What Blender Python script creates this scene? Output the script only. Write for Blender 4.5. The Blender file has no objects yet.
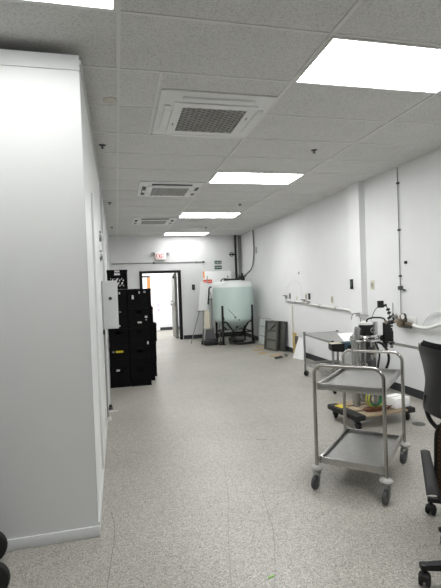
import bpy, bmesh, math, random
from mathutils import Vector, Matrix
random.seed(7)
PI = math.pi
SC = bpy.context.scene
COL = SC.collection

# ------------------------------------------------------------------ camera, world, exposure
CAM_H = 1.4906
YAW, PITCH, ROLL, FPX = 0.2320, -0.0192, -0.0364, 437.07
fw = Vector((math.sin(YAW)*math.cos(PITCH), math.cos(YAW)*math.cos(PITCH), math.sin(PITCH)))
r0 = Vector((math.cos(YAW), -math.sin(YAW), 0)); u0 = r0.cross(fw)
rt = r0*math.cos(ROLL) + u0*math.sin(ROLL); up = -r0*math.sin(ROLL) + u0*math.cos(ROLL)
cd = bpy.data.cameras.new('camera'); cam = bpy.data.objects.new('camera', cd); COL.objects.link(cam)
cd.sensor_fit = 'AUTO'; cd.sensor_width = 36; cd.lens = FPX/588*36; cd.clip_start = 0.02; cd.clip_end = 100
cam.matrix_world = Matrix(((rt.x, up.x, -fw.x, 0), (rt.y, up.y, -fw.y, 0), (rt.z, up.z, -fw.z, CAM_H), (0, 0, 0, 1)))
SC.camera = cam
wd = bpy.data.worlds.new('world'); SC.world = wd; wd.use_nodes = True
wd.node_tree.nodes['Background'].inputs[0].default_value = (0.9, 0.95, 1, 1)
wd.node_tree.nodes['Background'].inputs[1].default_value = 0.3
SC.view_settings.view_transform = 'Standard'; SC.view_settings.look = 'None'
SC.view_settings.gamma = 1.0; SC.view_settings.exposure = 0.27; SC.view_settings.use_curve_mapping = False
PANEL_L = 20.0      # radiance of the ceiling light diffusers
HALL_L = 19.0

# ------------------------------------------------------------------ materials
def lin(c):
    c /= 255.0
    return c/12.92 if c <= 0.04045 else ((c+0.055)/1.055)**2.4
def rgb(r, g, b): return (lin(r), lin(g), lin(b), 1)
def mat(name, col, rough=0.5, metal=0.0, var=0.06, scale=12.0, bump=0.0, bscale=60.0, alpha=None, trans=0.0, ior=1.45, spec=0.5, aniso=0):
    m = bpy.data.materials.new(name); m.use_nodes = True
    nt = m.node_tree; b = nt.nodes['Principled BSDF']
    b.inputs['Roughness'].default_value = rough; b.inputs['Metallic'].default_value = metal
    b.inputs['Transmission Weight'].default_value = trans; b.inputs['IOR'].default_value = ior
    b.inputs['Specular IOR Level'].default_value = spec
    tc = nt.nodes.new('ShaderNodeTexCoord')
    n = nt.nodes.new('ShaderNodeTexNoise'); n.inputs['Scale'].default_value = scale; n.inputs['Detail'].default_value = 4
    nt.links.new(tc.outputs['Object'], n.inputs['Vector'])
    r = nt.nodes.new('ShaderNodeValToRGB')
    r.color_ramp.elements[0].position = 0.3; r.color_ramp.elements[1].position = 0.7
    r.color_ramp.elements[0].color = tuple(c*(1-var) for c in col[:3]) + (1,)
    r.color_ramp.elements[1].color = tuple(min(1, c*(1+var)) for c in col[:3]) + (1,)
    nt.links.new(n.outputs['Fac'], r.inputs['Fac']); nt.links.new(r.outputs['Color'], b.inputs['Base Color'])
    if bump:
        n2 = nt.nodes.new('ShaderNodeTexNoise'); n2.inputs['Scale'].default_value = bscale
        nt.links.new(tc.outputs['Object'], n2.inputs['Vector'])
        bp = nt.nodes.new('ShaderNodeBump'); bp.inputs['Strength'].default_value = bump; bp.inputs['Distance'].default_value = 0.01
        nt.links.new(n2.outputs['Fac'], bp.inputs['Height']); nt.links.new(bp.outputs['Normal'], b.inputs['Normal'])
    return m
def emat(name, col, s):
    m = bpy.data.materials.new(name); m.use_nodes = True
    b = m.node_tree.nodes['Principled BSDF']; b.inputs['Base Color'].default_value = col
    b.inputs['Emission Color'].default_value = col; b.inputs['Emission Strength'].default_value = s
    return m

def ceiling_mat():
    m = mat('ceiling_tile', rgb(214, 214, 212), 0.9, var=0.03, scale=3, bump=0.2, bscale=110)
    nt = m.node_tree; b = nt.nodes['Principled BSDF']
    tc = [n for n in nt.nodes if n.type == 'TEX_COORD'][0]
    old = b.inputs['Base Color'].links[0].from_socket
    n = nt.nodes.new('ShaderNodeTexNoise'); n.inputs['Scale'].default_value = 95; n.inputs['Detail'].default_value = 3; n.inputs['Roughness'].default_value = 0.6
    mp = nt.nodes.new('ShaderNodeMapping'); mp.inputs['Scale'].default_value = (1, 1.6, 1)
    nt.links.new(tc.outputs['Object'], mp.inputs['Vector']); nt.links.new(mp.outputs['Vector'], n.inputs['Vector'])
    r = nt.nodes.new('ShaderNodeValToRGB'); r.color_ramp.elements[0].position = 0.36; r.color_ramp.elements[1].position = 0.52
    r.color_ramp.elements[0].color = (0.72, 0.72, 0.72, 1); r.color_ramp.elements[1].color = (1, 1, 1, 1)
    nt.links.new(n.outputs['Fac'], r.inputs['Fac'])
    mx = nt.nodes.new('ShaderNodeMix'); mx.data_type = 'RGBA'; mx.blend_type = 'MULTIPLY'; mx.inputs['Factor'].default_value = 1
    nt.links.new(old, mx.inputs['A']); nt.links.new(r.outputs['Color'], mx.inputs['B'])
    nt.links.new(mx.outputs['Result'], b.inputs['Base Color'])
    return m

def floor_mat():
    m = bpy.data.materials.new('floor_vinyl'); m.use_nodes = True
    nt = m.node_tree; b = nt.nodes['Principled BSDF']; L = nt.links.new
    tc = nt.nodes.new('ShaderNodeTexCoord')
    v = nt.nodes.new('ShaderNodeTexVoronoi'); v.inputs['Scale'].default_value = 185
    L(tc.outputs['Object'], v.inputs['Vector'])
    sp = nt.nodes.new('ShaderNodeSeparateColor'); L(v.outputs['Color'], sp.inputs['Color'])
    r = nt.nodes.new('ShaderNodeValToRGB'); cr = r.color_ramp; cr.interpolation = 'LINEAR'
    cr.elements[0].position = 0.0; cr.elements[0].color = rgb(116, 113, 104)
    cr.elements[1].position = 1.0; cr.elements[1].color = rgb(194, 191, 182)
    for p, c in ((0.25, rgb(150, 147, 139)), (0.55, rgb(164, 161, 153)), (0.8, rgb(174, 171, 163))):
        e = cr.elements.new(p); e.color = c
    L(sp.outputs['Red'], r.inputs['Fac'])
    n = nt.nodes.new('ShaderNodeTexNoise'); n.inputs['Scale'].default_value = 1.1; n.inputs['Detail'].default_value = 6
    L(tc.outputs['Object'], n.inputs['Vector'])
    r2 = nt.nodes.new('ShaderNodeValToRGB'); r2.color_ramp.elements[0].position = 0.3; r2.color_ramp.elements[1].position = 0.7
    r2.color_ramp.elements[0].color = (0.90, 0.90, 0.89, 1); r2.color_ramp.elements[1].color = (1.06, 1.06, 1.06, 1)
    L(n.outputs['Fac'], r2.inputs['Fac'])
    mx = nt.nodes.new('ShaderNodeMix'); mx.data_type = 'RGBA'; mx.blend_type = 'MULTIPLY'; mx.inputs['Factor'].default_value = 1
    L(r.outputs['Color'], mx.inputs['A']); L(r2.outputs['Color'], mx.inputs['B'])
    # worn scuffs
    n3 = nt.nodes.new('ShaderNodeTexNoise'); n3.inputs['Scale'].default_value = 4.5; n3.inputs['Detail'].default_value = 8; n3.inputs['Roughness'].default_value = 0.7
    L(tc.outputs['Object'], n3.inputs['Vector'])
    r3 = nt.nodes.new('ShaderNodeValToRGB'); r3.color_ramp.elements[0].position = 0.62; r3.color_ramp.elements[1].position = 0.75
    L(n3.outputs['Fac'], r3.inputs['Fac'])
    mx2 = nt.nodes.new('ShaderNodeMix'); mx2.data_type = 'RGBA'
    ml = nt.nodes.new('ShaderNodeMath'); ml.operation = 'MULTIPLY'; ml.inputs[1].default_value = 0.35; L(r3.outputs['Color'], ml.inputs[0])
    L(ml.outputs[0], mx2.inputs['Factor']); L(mx.outputs['Result'], mx2.inputs['A']); mx2.inputs['B'].default_value = rgb(198, 196, 190)
    L(mx2.outputs['Result'], b.inputs['Base Color'])
    rr = nt.nodes.new('ShaderNodeMapRange'); rr.inputs['To Min'].default_value = 0.30; rr.inputs['To Max'].default_value = 0.46
    L(n3.outputs['Fac'], rr.inputs['Value']); L(rr.outputs['Result'], b.inputs['Roughness'])
    b.inputs['Specular IOR Level'].default_value = 0.5
    bp = nt.nodes.new('ShaderNodeBump'); bp.inputs['Strength'].default_value = 0.06; bp.inputs['Distance'].default_value = 0.003
    L(n3.outputs['Fac'], bp.inputs['Height']); L(bp.outputs['Normal'], b.inputs['Normal'])
    return m

def brushed(name, col, rough):
    m = mat(name, col, rough, 1.0, var=0.05, scale=20)
    return m
def weave_mat():
    m = mat('brown_weave', rgb(70, 48, 34), 0.9, var=0.2, scale=60)
    nt = m.node_tree; b = nt.nodes['Principled BSDF']; tc = [n for n in nt.nodes if n.type == 'TEX_COORD'][0]
    ck = nt.nodes.new('ShaderNodeTexChecker'); ck.inputs['Scale'].default_value = 110
    ck.inputs['Color1'].default_value = rgb(96, 68, 46); ck.inputs['Color2'].default_value = rgb(38, 28, 22)
    nt.links.new(tc.outputs['Object'], ck.inputs['Vector']); nt.links.new(ck.outputs['Color'], b.inputs['Base Color'])
    return m

M = dict(
    wall=mat('wall_paint', rgb(232, 233, 233), 0.55, var=0.015, scale=2.5, bump=0.05, bscale=40),
    frp=mat('white_wall_panel', rgb(226, 228, 226), 0.38, var=0.012, scale=3, bump=0.04, bscale=25),
    trimw=mat('white_trim', rgb(214, 216, 216), 0.45, var=0.02),
    ceil=ceiling_mat(), floor=floor_mat(),
    grid=mat('ceiling_grid_paint', rgb(218, 218, 216), 0.5, var=0.01),
    base=mat('dark_vinyl_base', rgb(52, 54, 56), 0.5, var=0.1),
    light=emat('lit_diffuser', (1, 1, 1, 1), PANEL_L), light_far=emat('dimmed_lit_diffuser', (1, 1, 1, 1), PANEL_L*0.36), light_corner=emat('corner_lit_diffuser', (1, 1, 1, 1), PANEL_L*0.40), hall_light=emat('lit_hall_diffuser', (1, 1, 1, 1), HALL_L),  # far panel dimmed to weaken its hot spot on the back wall
    white=mat('white_plastic', rgb(232, 232, 228), 0.4, var=0.02),
    acwhite=mat('ac_white_plastic', rgb(226, 227, 226), 0.45, var=0.02),
    offw=mat('ivory_plastic', rgb(206, 200, 178), 0.5, var=0.04),
    filt=mat('grey_filter', rgb(104, 105, 104), 0.8), greyp=mat('grey_plastic', rgb(150, 150, 148), 0.5), bump=mat('grey_bumper', rgb(172, 172, 168), 0.6),
    dgrey=mat('dark_grey_plastic', rgb(70, 71, 72), 0.5), 
    black=mat('black_plastic', rgb(20, 20, 21), 0.45, var=0.15), crate=mat('black_crate_plastic', rgb(6, 6, 8), 0.55, var=0.2, spec=0.15),
    rubber=mat('black_rubber', rgb(28, 28, 28), 0.7, var=0.15), fabric=mat('black_fabric', rgb(15, 15, 18), 0.85, var=0.15, bump=0.2, bscale=400, spec=0.15),
    blackm=mat('black_painted_steel', rgb(26, 26, 27), 0.4, 0.3, var=0.1),
    steel=brushed('stainless_steel', (0.44, 0.43, 0.405, 1), 0.2), shelf=brushed('stainless_sheet', (0.50, 0.495, 0.48, 1), 0.33),
    chrome=brushed('chrome', (0.72, 0.72, 0.71, 1), 0.12), dullst=brushed('dull_steel', (0.42, 0.42, 0.41, 1), 0.42),
    alu=mat('grey_aluminium', rgb(168, 167, 162), 0.4, 0.8),
    brass=brushed('brass', (0.27, 0.22, 0.16, 1), 0.35), copper=mat('copper_tube', rgb(112, 70, 54), 0.35, 0.8),
    tankg=mat('pale_green_poly', rgb(196, 214, 209), 0.42, var=0.03, scale=3), tankw=mat('white_poly', rgb(226, 231, 227), 0.42, var=0.02),
    green=mat('green_sign', rgb(24, 78, 62), 0.5), hoseg=mat('green_hose', rgb(52, 120, 82), 0.5), hosey=mat('yellow_hose', rgb(196, 190, 70), 0.5),
    blue=mat('blue_grey_enamel', rgb(58, 82, 96), 0.45), yellow=mat('yellow_label', rgb(206, 186, 40), 0.5),
    red=mat('exit_red', rgb(214, 50, 52), 0.5), exitw=emat('exit_face', (1, 0.93, 0.92, 1), 0.25),
    orange=mat('orange_print', rgb(242, 150, 60), 0.6), redor=mat('red_orange_print', rgb(228, 84, 48), 0.6),
    board=mat('white_foam_board', rgb(250, 250, 250), 0.6, var=0.01), paper=mat('label_paper', rgb(214, 214, 210), 0.7, var=0.1, scale=80),
    wood=mat('pale_plywood', rgb(150, 134, 110), 0.6, var=0.15, scale=9), tan=mat('tan_wood', rgb(196, 172, 116), 0.7, var=0.12),
    odoor=mat('orange_brown_wood', rgb(180, 122, 70), 0.5, var=0.12, scale=5), tanp=mat('brown_paper', rgb(176, 156, 120), 0.8, var=0.15, scale=30),
    gpanel=mat('dark_grey_metal', rgb(92, 92, 88), 0.5, 0.4, var=0.15), gsheet=mat('grey_sheet_metal', rgb(132, 134, 128), 0.4, 0.5, var=0.15, scale=6),
    clear=mat('frosted_plastic', rgb(205, 212, 210), 0.4, var=0.05, trans=0.15), cable=mat('black_cable', rgb(24, 24, 24), 0.5), gcable=mat('grey_cable', rgb(128, 129, 128), 0.5),
    violet=mat('violet_print', rgb(196, 184, 220), 0.6), pink=mat('pink_print', rgb(238, 200, 192), 0.6), crack=mat('floor_crack', rgb(120, 118, 110), 0.7),
    weave=weave_mat(), limeg=mat('lime_mark', rgb(150, 205, 110), 0.7), stain=mat('ceiling_cap_paint', rgb(196, 194, 186), 0.7),
    pipew=mat('white_pvc', rgb(228, 229, 225), 0.35, var=0.02),
)

# ------------------------------------------------------------------ mesh builder
class MB:
    def __init__(s): s.bm = bmesh.new()
    def box(s, c, d, bev=0.0, rz=0.0, R=None, seg=2):
        ret = bmesh.ops.create_cube(s.bm, size=1.0); vs = ret['verts']
        mtx = Matrix.Translation(c) @ (R.to_4x4() if R else Matrix.Rotation(rz, 4, 'Z')) @ Matrix.Diagonal((d[0], d[1], d[2], 1))
        bmesh.ops.transform(s.bm, matrix=mtx, verts=vs)
        if bev > 0:
            es = list({e for v in vs for e in v.link_edges})
            bmesh.ops.bevel(s.bm, geom=es, offset=bev, segments=seg, profile=0.5, affect='EDGES', clamp_overlap=True)
        return s
    def b2(s, a, b, bev=0.0):
        return s.box([(a[i]+b[i])/2 for i in range(3)], [abs(b[i]-a[i]) for i in range(3)], bev)
    def bar(s, p, q, w, h=None, bev=0.0):
        p, q = Vector(p), Vector(q); d = q-p; h = h or w
        R = d.to_track_quat('X', 'Z').to_matrix()
        return s.box((p+q)/2, (d.length, w, h), bev, R=R)
    def cyl(s, p, q, r, r2=None, seg=20):
        p, q = Vector(p), Vector(q); d = q-p
        R = d.to_track_quat('Z', 'Y').to_matrix().to_4x4()
        ret = bmesh.ops.create_cone(s.bm, cap_ends=True, segments=seg, radius1=r, radius2=r if r2 is None else r2, depth=d.length)
        bmesh.ops.transform(s.bm, matrix=Matrix.Translation((p+q)/2) @ R, verts=ret['verts'])
        return s
    def tube(s, pts, r, seg=10, closed=False):
        P = [Vector(p) for p in pts]; n = len(P); rings = []
        nrm = None
        for i in range(n):
            if closed: t = (P[(i+1) % n]-P[i-1]).normalized()
            else: t = (P[min(i+1, n-1)]-P[max(i-1, 0)]).normalized()
            if nrm is None:
                a = Vector((0, 0, 1)) if abs(t.z) < 0.9 else Vector((1, 0, 0)); nrm = (a-t*a.dot(t)).normalized()
            else:
                nrm = (nrm-t*nrm.dot(t)); nrm = nrm.normalized() if nrm.length > 1e-6 else t.orthogonal().normalized()
            bn = t.cross(nrm)
            rings.append([s.bm.verts.new(P[i]+nrm*math.cos(2*PI*k/seg)*r+bn*math.sin(2*PI*k/seg)*r) for k in range(seg)])
        for i in range(n if closed else n-1):
            A, B = rings[i], rings[(i+1) % n]
            for k in range(seg): s.bm.faces.new((A[k], A[(k+1) % seg], B[(k+1) % seg], B[k]))
        if not closed:
            s.bm.faces.new(list(reversed(rings[0]))); s.bm.faces.new(rings[-1])
        return s
    def lathe(s, prof, c=(0, 0, 0), seg=32, cap=True):
        rings = []
        for (r, z) in prof:
            rings.append([s.bm.verts.new((c[0]+r*math.cos(2*PI*k/seg), c[1]+r*math.sin(2*PI*k/seg), c[2]+z)) for k in range(seg)])
        for A, B in zip(rings, rings[1:]):
            for k in range(seg): s.bm.faces.new((A[k], A[(k+1) % seg], B[(k+1) % seg], B[k]))
        if cap:
            s.bm.faces.new(list(reversed(rings[0]))); s.bm.faces.new(rings[-1])
        return s
    def prism(s, poly, v):
        v = Vector(v); A = [s.bm.verts.new(p) for p in poly]; B = [s.bm.verts.new(Vector(p)+v) for p in poly]
        n = len(A); s.bm.faces.new(list(reversed(A))); s.bm.faces.new(B)
        for k in range(n): s.bm.faces.new((A[k], A[(k+1) % n], B[(k+1) % n], B[k]))
        return s
    def ring(s, c, R, r, axis='Z', seg=28, seg2=8):
        pts = []
        for k in range(seg):
            a = 2*PI*k/seg; x, y = R*math.cos(a), R*math.sin(a)
            pts.append((c[0]+x, c[1]+y, c[2]) if axis == 'Z' else (c[0]+x, c[1], c[2]+y) if axis == 'Y' else (c[0], c[1]+x, c[2]+y))
        return s.tube(pts, r, seg2, True)
    def wheel(s, c, R, w, axis):           # solid tyre with rounded shoulders round an axis vector
        ax = Vector(axis).normalized(); prof = [(0.001, -w/2), (R*0.8, -w/2), (R*0.95, -w*0.38), (R, -w*0.15), (R, w*0.15), (R*0.95, w*0.38), (R*0.8, w/2), (0.001, w/2)]
        n0 = len(s.bm.verts); s.bm.verts.ensure_lookup_table()
        old = set(s.bm.verts); s.lathe(prof, seg=24)
        new = [v for v in s.bm.verts if v not in old]
        bmesh.ops.transform(s.bm, matrix=Matrix.Translation(c) @ ax.to_track_quat('Z', 'Y').to_matrix().to_4x4(), verts=new)
        return s
    def pad(s, fn, nu=14, nv=16):          # closed cushion: fn(u, v) -> (point, normal, half thickness)
        F, B = [], []
        for j in range(nv+1):
            f, b = [], []
            for i in range(nu+1):
                u, v = -1+2*i/nu, -1+2*j/nv
                p, n, t = fn(u, v)
                t *= (max(0, 1-u**6)**0.5)*(max(0, 1-v**6)**0.5)
                edge = i in (0, nu) or j in (0, nv)
                a = s.bm.verts.new(p+n*t); f.append(a); b.append(a if edge else s.bm.verts.new(p-n*t))
            F.append(f); B.append(b)
        for j in range(nv):
            for i in range(nu):
                s.bm.faces.new((F[j][i], F[j][i+1], F[j+1][i+1], F[j+1][i]))
                q = (B[j+1][i], B[j+1][i+1], B[j][i+1], B[j][i])
                if len(set(q)) >= 3:
                    try: s.bm.faces.new(tuple(dict.fromkeys(q)))
                    except ValueError: pass
        return s
    def build(s, name, m, parent=None, smooth=True):
        bmesh.ops.recalc_face_normals(s.bm, faces=s.bm.faces)
        me = bpy.data.meshes.new(name); s.bm.to_mesh(me); s.bm.free()
        if smooth:
            for p in me.polygons: p.use_smooth = True
            me.set_sharp_from_angle(angle=math.radians(35))
        me.materials.append(m)
        o = bpy.data.objects.new(name, me); COL.objects.link(o)
        if parent: o.parent = parent
        return o

def tag(o, label, cat, group=None):
    o['label'] = label; o['category'] = cat
    if group: o['group'] = group
    return o
def thing(name, label, cat, loc=(0, 0, 0), rz=0.0, group=None):
    o = bpy.data.objects.new(name, None); COL.objects.link(o); o.empty_display_size = 0.1
    o.location = loc; o.rotation_euler = (0, 0, rz)
    return tag(o, label, cat, group)
def struct(o): o['kind'] = 'structure'; return o
def at(o, loc, rz=0.0): o.location = loc; o.rotation_euler = (0, 0, rz); return o
def dup(root, loc, rz=0.0, label=None):
    r = root.copy(); COL.objects.link(r); r.location = loc; r.rotation_euler = (0, 0, rz)
    if label: r['label'] = label
    for ch in list(root.children):
        c = ch.copy(); COL.objects.link(c); c.parent = r
        for g in list(ch.children):
            d = g.copy(); COL.objects.link(d); d.parent = c
    return r
def arc(c, r, a0, a1, n, ex, ey):
    c, ex, ey = Vector(c), Vector(ex), Vector(ey)
    return [c+ex*(r*math.cos(a0+(a1-a0)*k/n))+ey*(r*math.sin(a0+(a1-a0)*k/n)) for k in range(n+1)]
def spline(pts, n=8):
    P = [Vector(p) for p in pts]; out = []
    for i in range(len(P)-1):
        p0, p1, p2, p3 = P[max(i-1, 0)], P[i], P[i+1], P[min(i+2, len(P)-1)]
        for k in range(n):
            t = k/n
            out.append(0.5*((2*p1)+(p2-p0)*t+(2*p0-5*p1+4*p2-p3)*t*t+(3*p1-p0-3*p2+p3)*t**3))
    out.append(P[-1]); return out

# ------------------------------------------------------------------ room shell
HT, XR, XL, YB, YL = 2.942, 3.5976, -0.17, 12.36, 2.735
XW, YF = -3.6, -4.6         # room continues behind the camera
HALL = 15.4
T, XA, Y0 = 0.6096, 0.0655, 2.968
struct(MB().b2((XW-0.1, YF-0.1, -0.12), (5.0, HALL+0.2, 0)).build('floor', M['floor']))
struct(MB().b2((XW-0.1, YF-0.1, HT), (5.0, HALL+0.2, HT+0.1)).build('ceiling', M['ceil']))
struct(MB().b2((XR, YF, 0), (XR+0.12, YB+0.12, HT)).build('wall_right', M['wall']))
b = MB(); b.b2((XL-0.3, YB, 0), (0.68, YB+0.12, HT)); b.b2((1.72, YB, 0), (XR, YB+0.12, HT)); b.b2((0.68, YB, 1.94), (1.72, YB+0.12, HT))
struct(b.build('wall_back', M['wall']))
struct(MB().b2((XW, YL, 0), (XL, 5.86, 2.885)).build('wall_left', M['frp']))
struct(MB().b2((XL-0.3, 5.86, 0), (XL, YB, HT)).build('wall_left_far', M['wall']))
struct(MB().b2((XW-0.1, YF, 0), (XW, YL, HT)).build('wall_west', M['wall']))
struct(MB().b2((XW, YF-0.1, 0), (XR, YF, HT)).build('wall_front', M['wall']))
# upper panel band, base and seams of the white panelled box
struct(MB().b2((XW, YL-0.006, 2.797), (XL+0.006, YL, 2.885)).build('trim_1', M['trimw']))
struct(MB().b2((XW, YL-0.012, 0), (XL+0.012, YL, 0.066), 0.003).build('baseboard_left', M['trimw']))
b = MB(); b.b2((XL, YL-0.002, 0.07), (XL+0.004, YL+0.05, 2.79)); b.b2((XL, YL+0.05, 2.86), (XL+0.014, 5.86, 2.885)); b.b2((XL, YL+0.05, 0), (XL+0.01, 5.8, 0.06))
struct(b.build('trim_2', M['trimw']))
struct(MB().b2((XL, 5.86, 0), (XL+0.028, 5.93, HT)).build('trim_3', M['trimw']))
struct(MB().b2((XL, 8.87, 0), (XL+0.035, 8.95, HT)).build('trim_4', M['trimw']))
struct(MB().b2((XL, 3.55, 0.08), (XL+0.018, 4.5, 2.25), 0.004).build('door_1', M['frp']))
# right wall column
struct(MB().b2((3.503, 5.79, 0), (XR, 6.11, HT)).build('trim_5', M['wall']))
# baseboards
b = MB(); b.b2((XR-0.008, YF, 0), (XR, 5.79, 0.105)); b.b2((XR-0.008, 6.11, 0), (XR, YB, 0.105)); b.b2((3.495, 5.782, 0), (XR, 5.79, 0.105)); b.b2((3.495, 5.79, 0), (3.503, 6.11, 0.105))
struct(b.build('baseboard_right', M['base']))
b = MB(); b.b2((1.80, YB-0.008, 0), (XR-0.01, YB, 0.11)); b.b2((XL, YB-0.008, 0), (0.6, YB, 0.11))
struct(b.build('baseboard_back', M['base']))
# ceiling grid
b = MB()
for i in range(-3, 4):
    x = XA+2*T*i
    if XW < x < XR: b.b2((x-0.012, YF, HT-0.006), (x+0.012, YB, HT))
struct(b.build('trim_6', M['grid']))
b = MB()
for k in range(-12, 16):
    y = Y0+T*k
    b.b2((XW if y < YL else XL, y-0.010, HT-0.004), (XR, y+0.010, HT))
b.b2((0.34, Y0, HT-0.004), (0.36, Y0+2*T, HT))
struct(b.build('trim_7', M['grid']))
# wall angle where ceiling meets walls
b = MB(); b.b2((XR-0.02, YF, HT-0.006), (XR, 5.79, HT)); b.b2((XR-0.02, 6.11, HT-0.006), (XR, YB, HT)); b.b2((XL, YB-0.02, HT-0.006), (XR-0.02, YB, HT))
struct(b.build('trim_8', M['grid']))
# back door: black frame, open leaf
b = MB(); b.b2((0.62, YB-0.03, 0), (0.70, YB+0.14, 1.97)); b.b2((1.70, YB-0.03, 0), (1.78, YB+0.14, 1.97)); b.b2((0.70, YB-0.03, 1.90), (1.70, YB+0.14, 1.97))
struct(b.build('trim_9', M['blackm']))
leaf = struct(MB().b2((1.625, YB+0.17, 0.012), (1.67, YB+1.12, 1.90), 0.003).build('door_2', M['greyp']))
h = MB(); h.b2((1.61, YB+0.16, 0.02), (1.685, YB+0.17, 1.89)).build('edge_plate', M['gsheet'], leaf)
h = MB(); h.box((1.585, YB+0.62, 1.02), (0.05, 0.62, 0.07), 0.012); h.box((1.60, YB+0.95, 1.02), (0.06, 0.12, 0.16), 0.01); h.box((1.60, YB+0.26, 1.02), (0.06, 0.10, 0.13), 0.01)
h.build('push_bar', M['dullst'], leaf)
h = MB(); h.box((1.60, YB+0.3, 1.78), (0.05, 0.22, 0.06), 0.008); h.bar((1.58, YB+0.28, 1.82), (1.60, YB+0.02, 1.86), 0.02); h.build('door_closer', M['dgrey'], leaf)

# hall beyond the back door
struct(MB().b2((-1.5, HALL, 0), (5.0, HALL+0.12, HT)).build('wall_hall', M['wall']))
struct(MB().b2((4.8, YB+0.12, 0), (4.9, HALL, HT)).build('wall_hall_right', M['wall']))
struct(MB().b2((-1.6, YB+0.12, 0), (-1.5, HALL, HT)).build('wall_hall_left', M['wall']))
struct(MB().b2((1.42, HALL-0.012, 0), (4.8, HALL, 0.10)).build('baseboard_hall', M['base']))
d3 = struct(MB().b2((0.22, HALL-0.03, 0), (1.02, HALL, 1.86), 0.004).build('door_3', M['white']))
MB().b2((1.022, HALL-0.045, 0), (1.135, HALL, 1.86)).build('wooden_jamb', M['odoor'], d3)
MB().b2((0.18, HALL-0.045, 1.862), (1.135, HALL, 1.93)).build('head_frame', M['dgrey'], d3)
for nm, x0, x1, c1, lb in (('pink', 1.16, 1.27, M['pink'], 'narrow white banner with pink print beside the orange door in the hall'), ('vio', 1.34, 1.45, M['violet'], 'narrow white banner with violet print, the one nearer the bare hall wall')):
    t = thing('wall_banner', lb, 'banner', (x0, HALL, 0), 0, 'banners on the hall wall')
    MB().b2((0, -0.012, 0.55), (x1-x0, -0.002, 1.95)).build('sheet', M['board'], t)
    random.seed(len(nm))
    for k in range(7):
        z = 1.88-0.19*k+random.uniform(-0.03, 0.03); w = random.uniform(0.05, 0.09)
        MB().b2((0.012, -0.014, z-random.uniform(0.04, 0.09)), (0.012+w, -0.012, z+0.03)).build('print', c1, t)
b = MB().b2((0, -0.015, 0), (0.09, 0, 0.12), 0.004); tag(at(b.build('wall_thermostat', M['offw']), (1.52, HALL, 1.42)), 'small pale wall box on the hall wall beyond the open door', 'thermostat')

# ------------------------------------------------------------------ ceiling fittings
def ceiling_light(i, k, label, lm='light'):
    x0, y1 = XA+2*T*i, Y0+T*k
    t = thing('ceiling_light', label, 'ceiling light', (x0+T, y1-T/2, HT), 0, 'lit ceiling panels')
    b = MB(); w, d = T*2, T; e = 0.028
    b.b2((-w/2+.012, -d/2+.01, -.012), (w/2-.012, -d/2+e, -.001)); b.b2((-w/2+.012, d/2-e, -.012), (w/2-.012, d/2-.01, -.001))
    b.b2((-w/2+.012, -d/2+e, -.012), (-w/2+e, d/2-e, -.001)); b.b2((w/2-e, -d/2+e, -.012), (w/2-.012, d/2-e, -.001))
    b.build('frame', M['grid'], t)
    MB().b2((-w/2+e, -d/2+e, -.008), (w/2-e, d/2-e, -.003)).build('diffuser', M[lm], t)
    return t
ceiling_light(1, 0, 'big lit ceiling panel at the upper right, nearest of the row')
ceiling_light(1, 5, 'lit ceiling panel second from the camera in the receding row')
ceiling_light(1, 10, 'lit ceiling panel third from the camera in the receding row')
ceiling_light(1, 15, 'narrowest lit ceiling panel of the row, closest to the back wall', 'light_far')
ceiling_light(-1, -1, 'lit ceiling panel cut off at the top left corner above the white box', 'light_corner')
ceiling_light(1, -5, 'lit ceiling panel just behind the viewpoint, in line with the receding row')
t = thing('ceiling_light', 'lit ceiling panel in the hall beyond the open back door', 'ceiling light', (1.2, 14.0, HT), 0, 'lit ceiling panels')
MB().b2((-1.1, -0.5, -.012), (1.1, 0.5, -.006)).build('frame', M['grid'], t)
MB().b2((-1.07, -0.47, -.018), (1.07, 0.47, -.0122)).build('diffuser', M['hall_light'], t)

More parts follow.
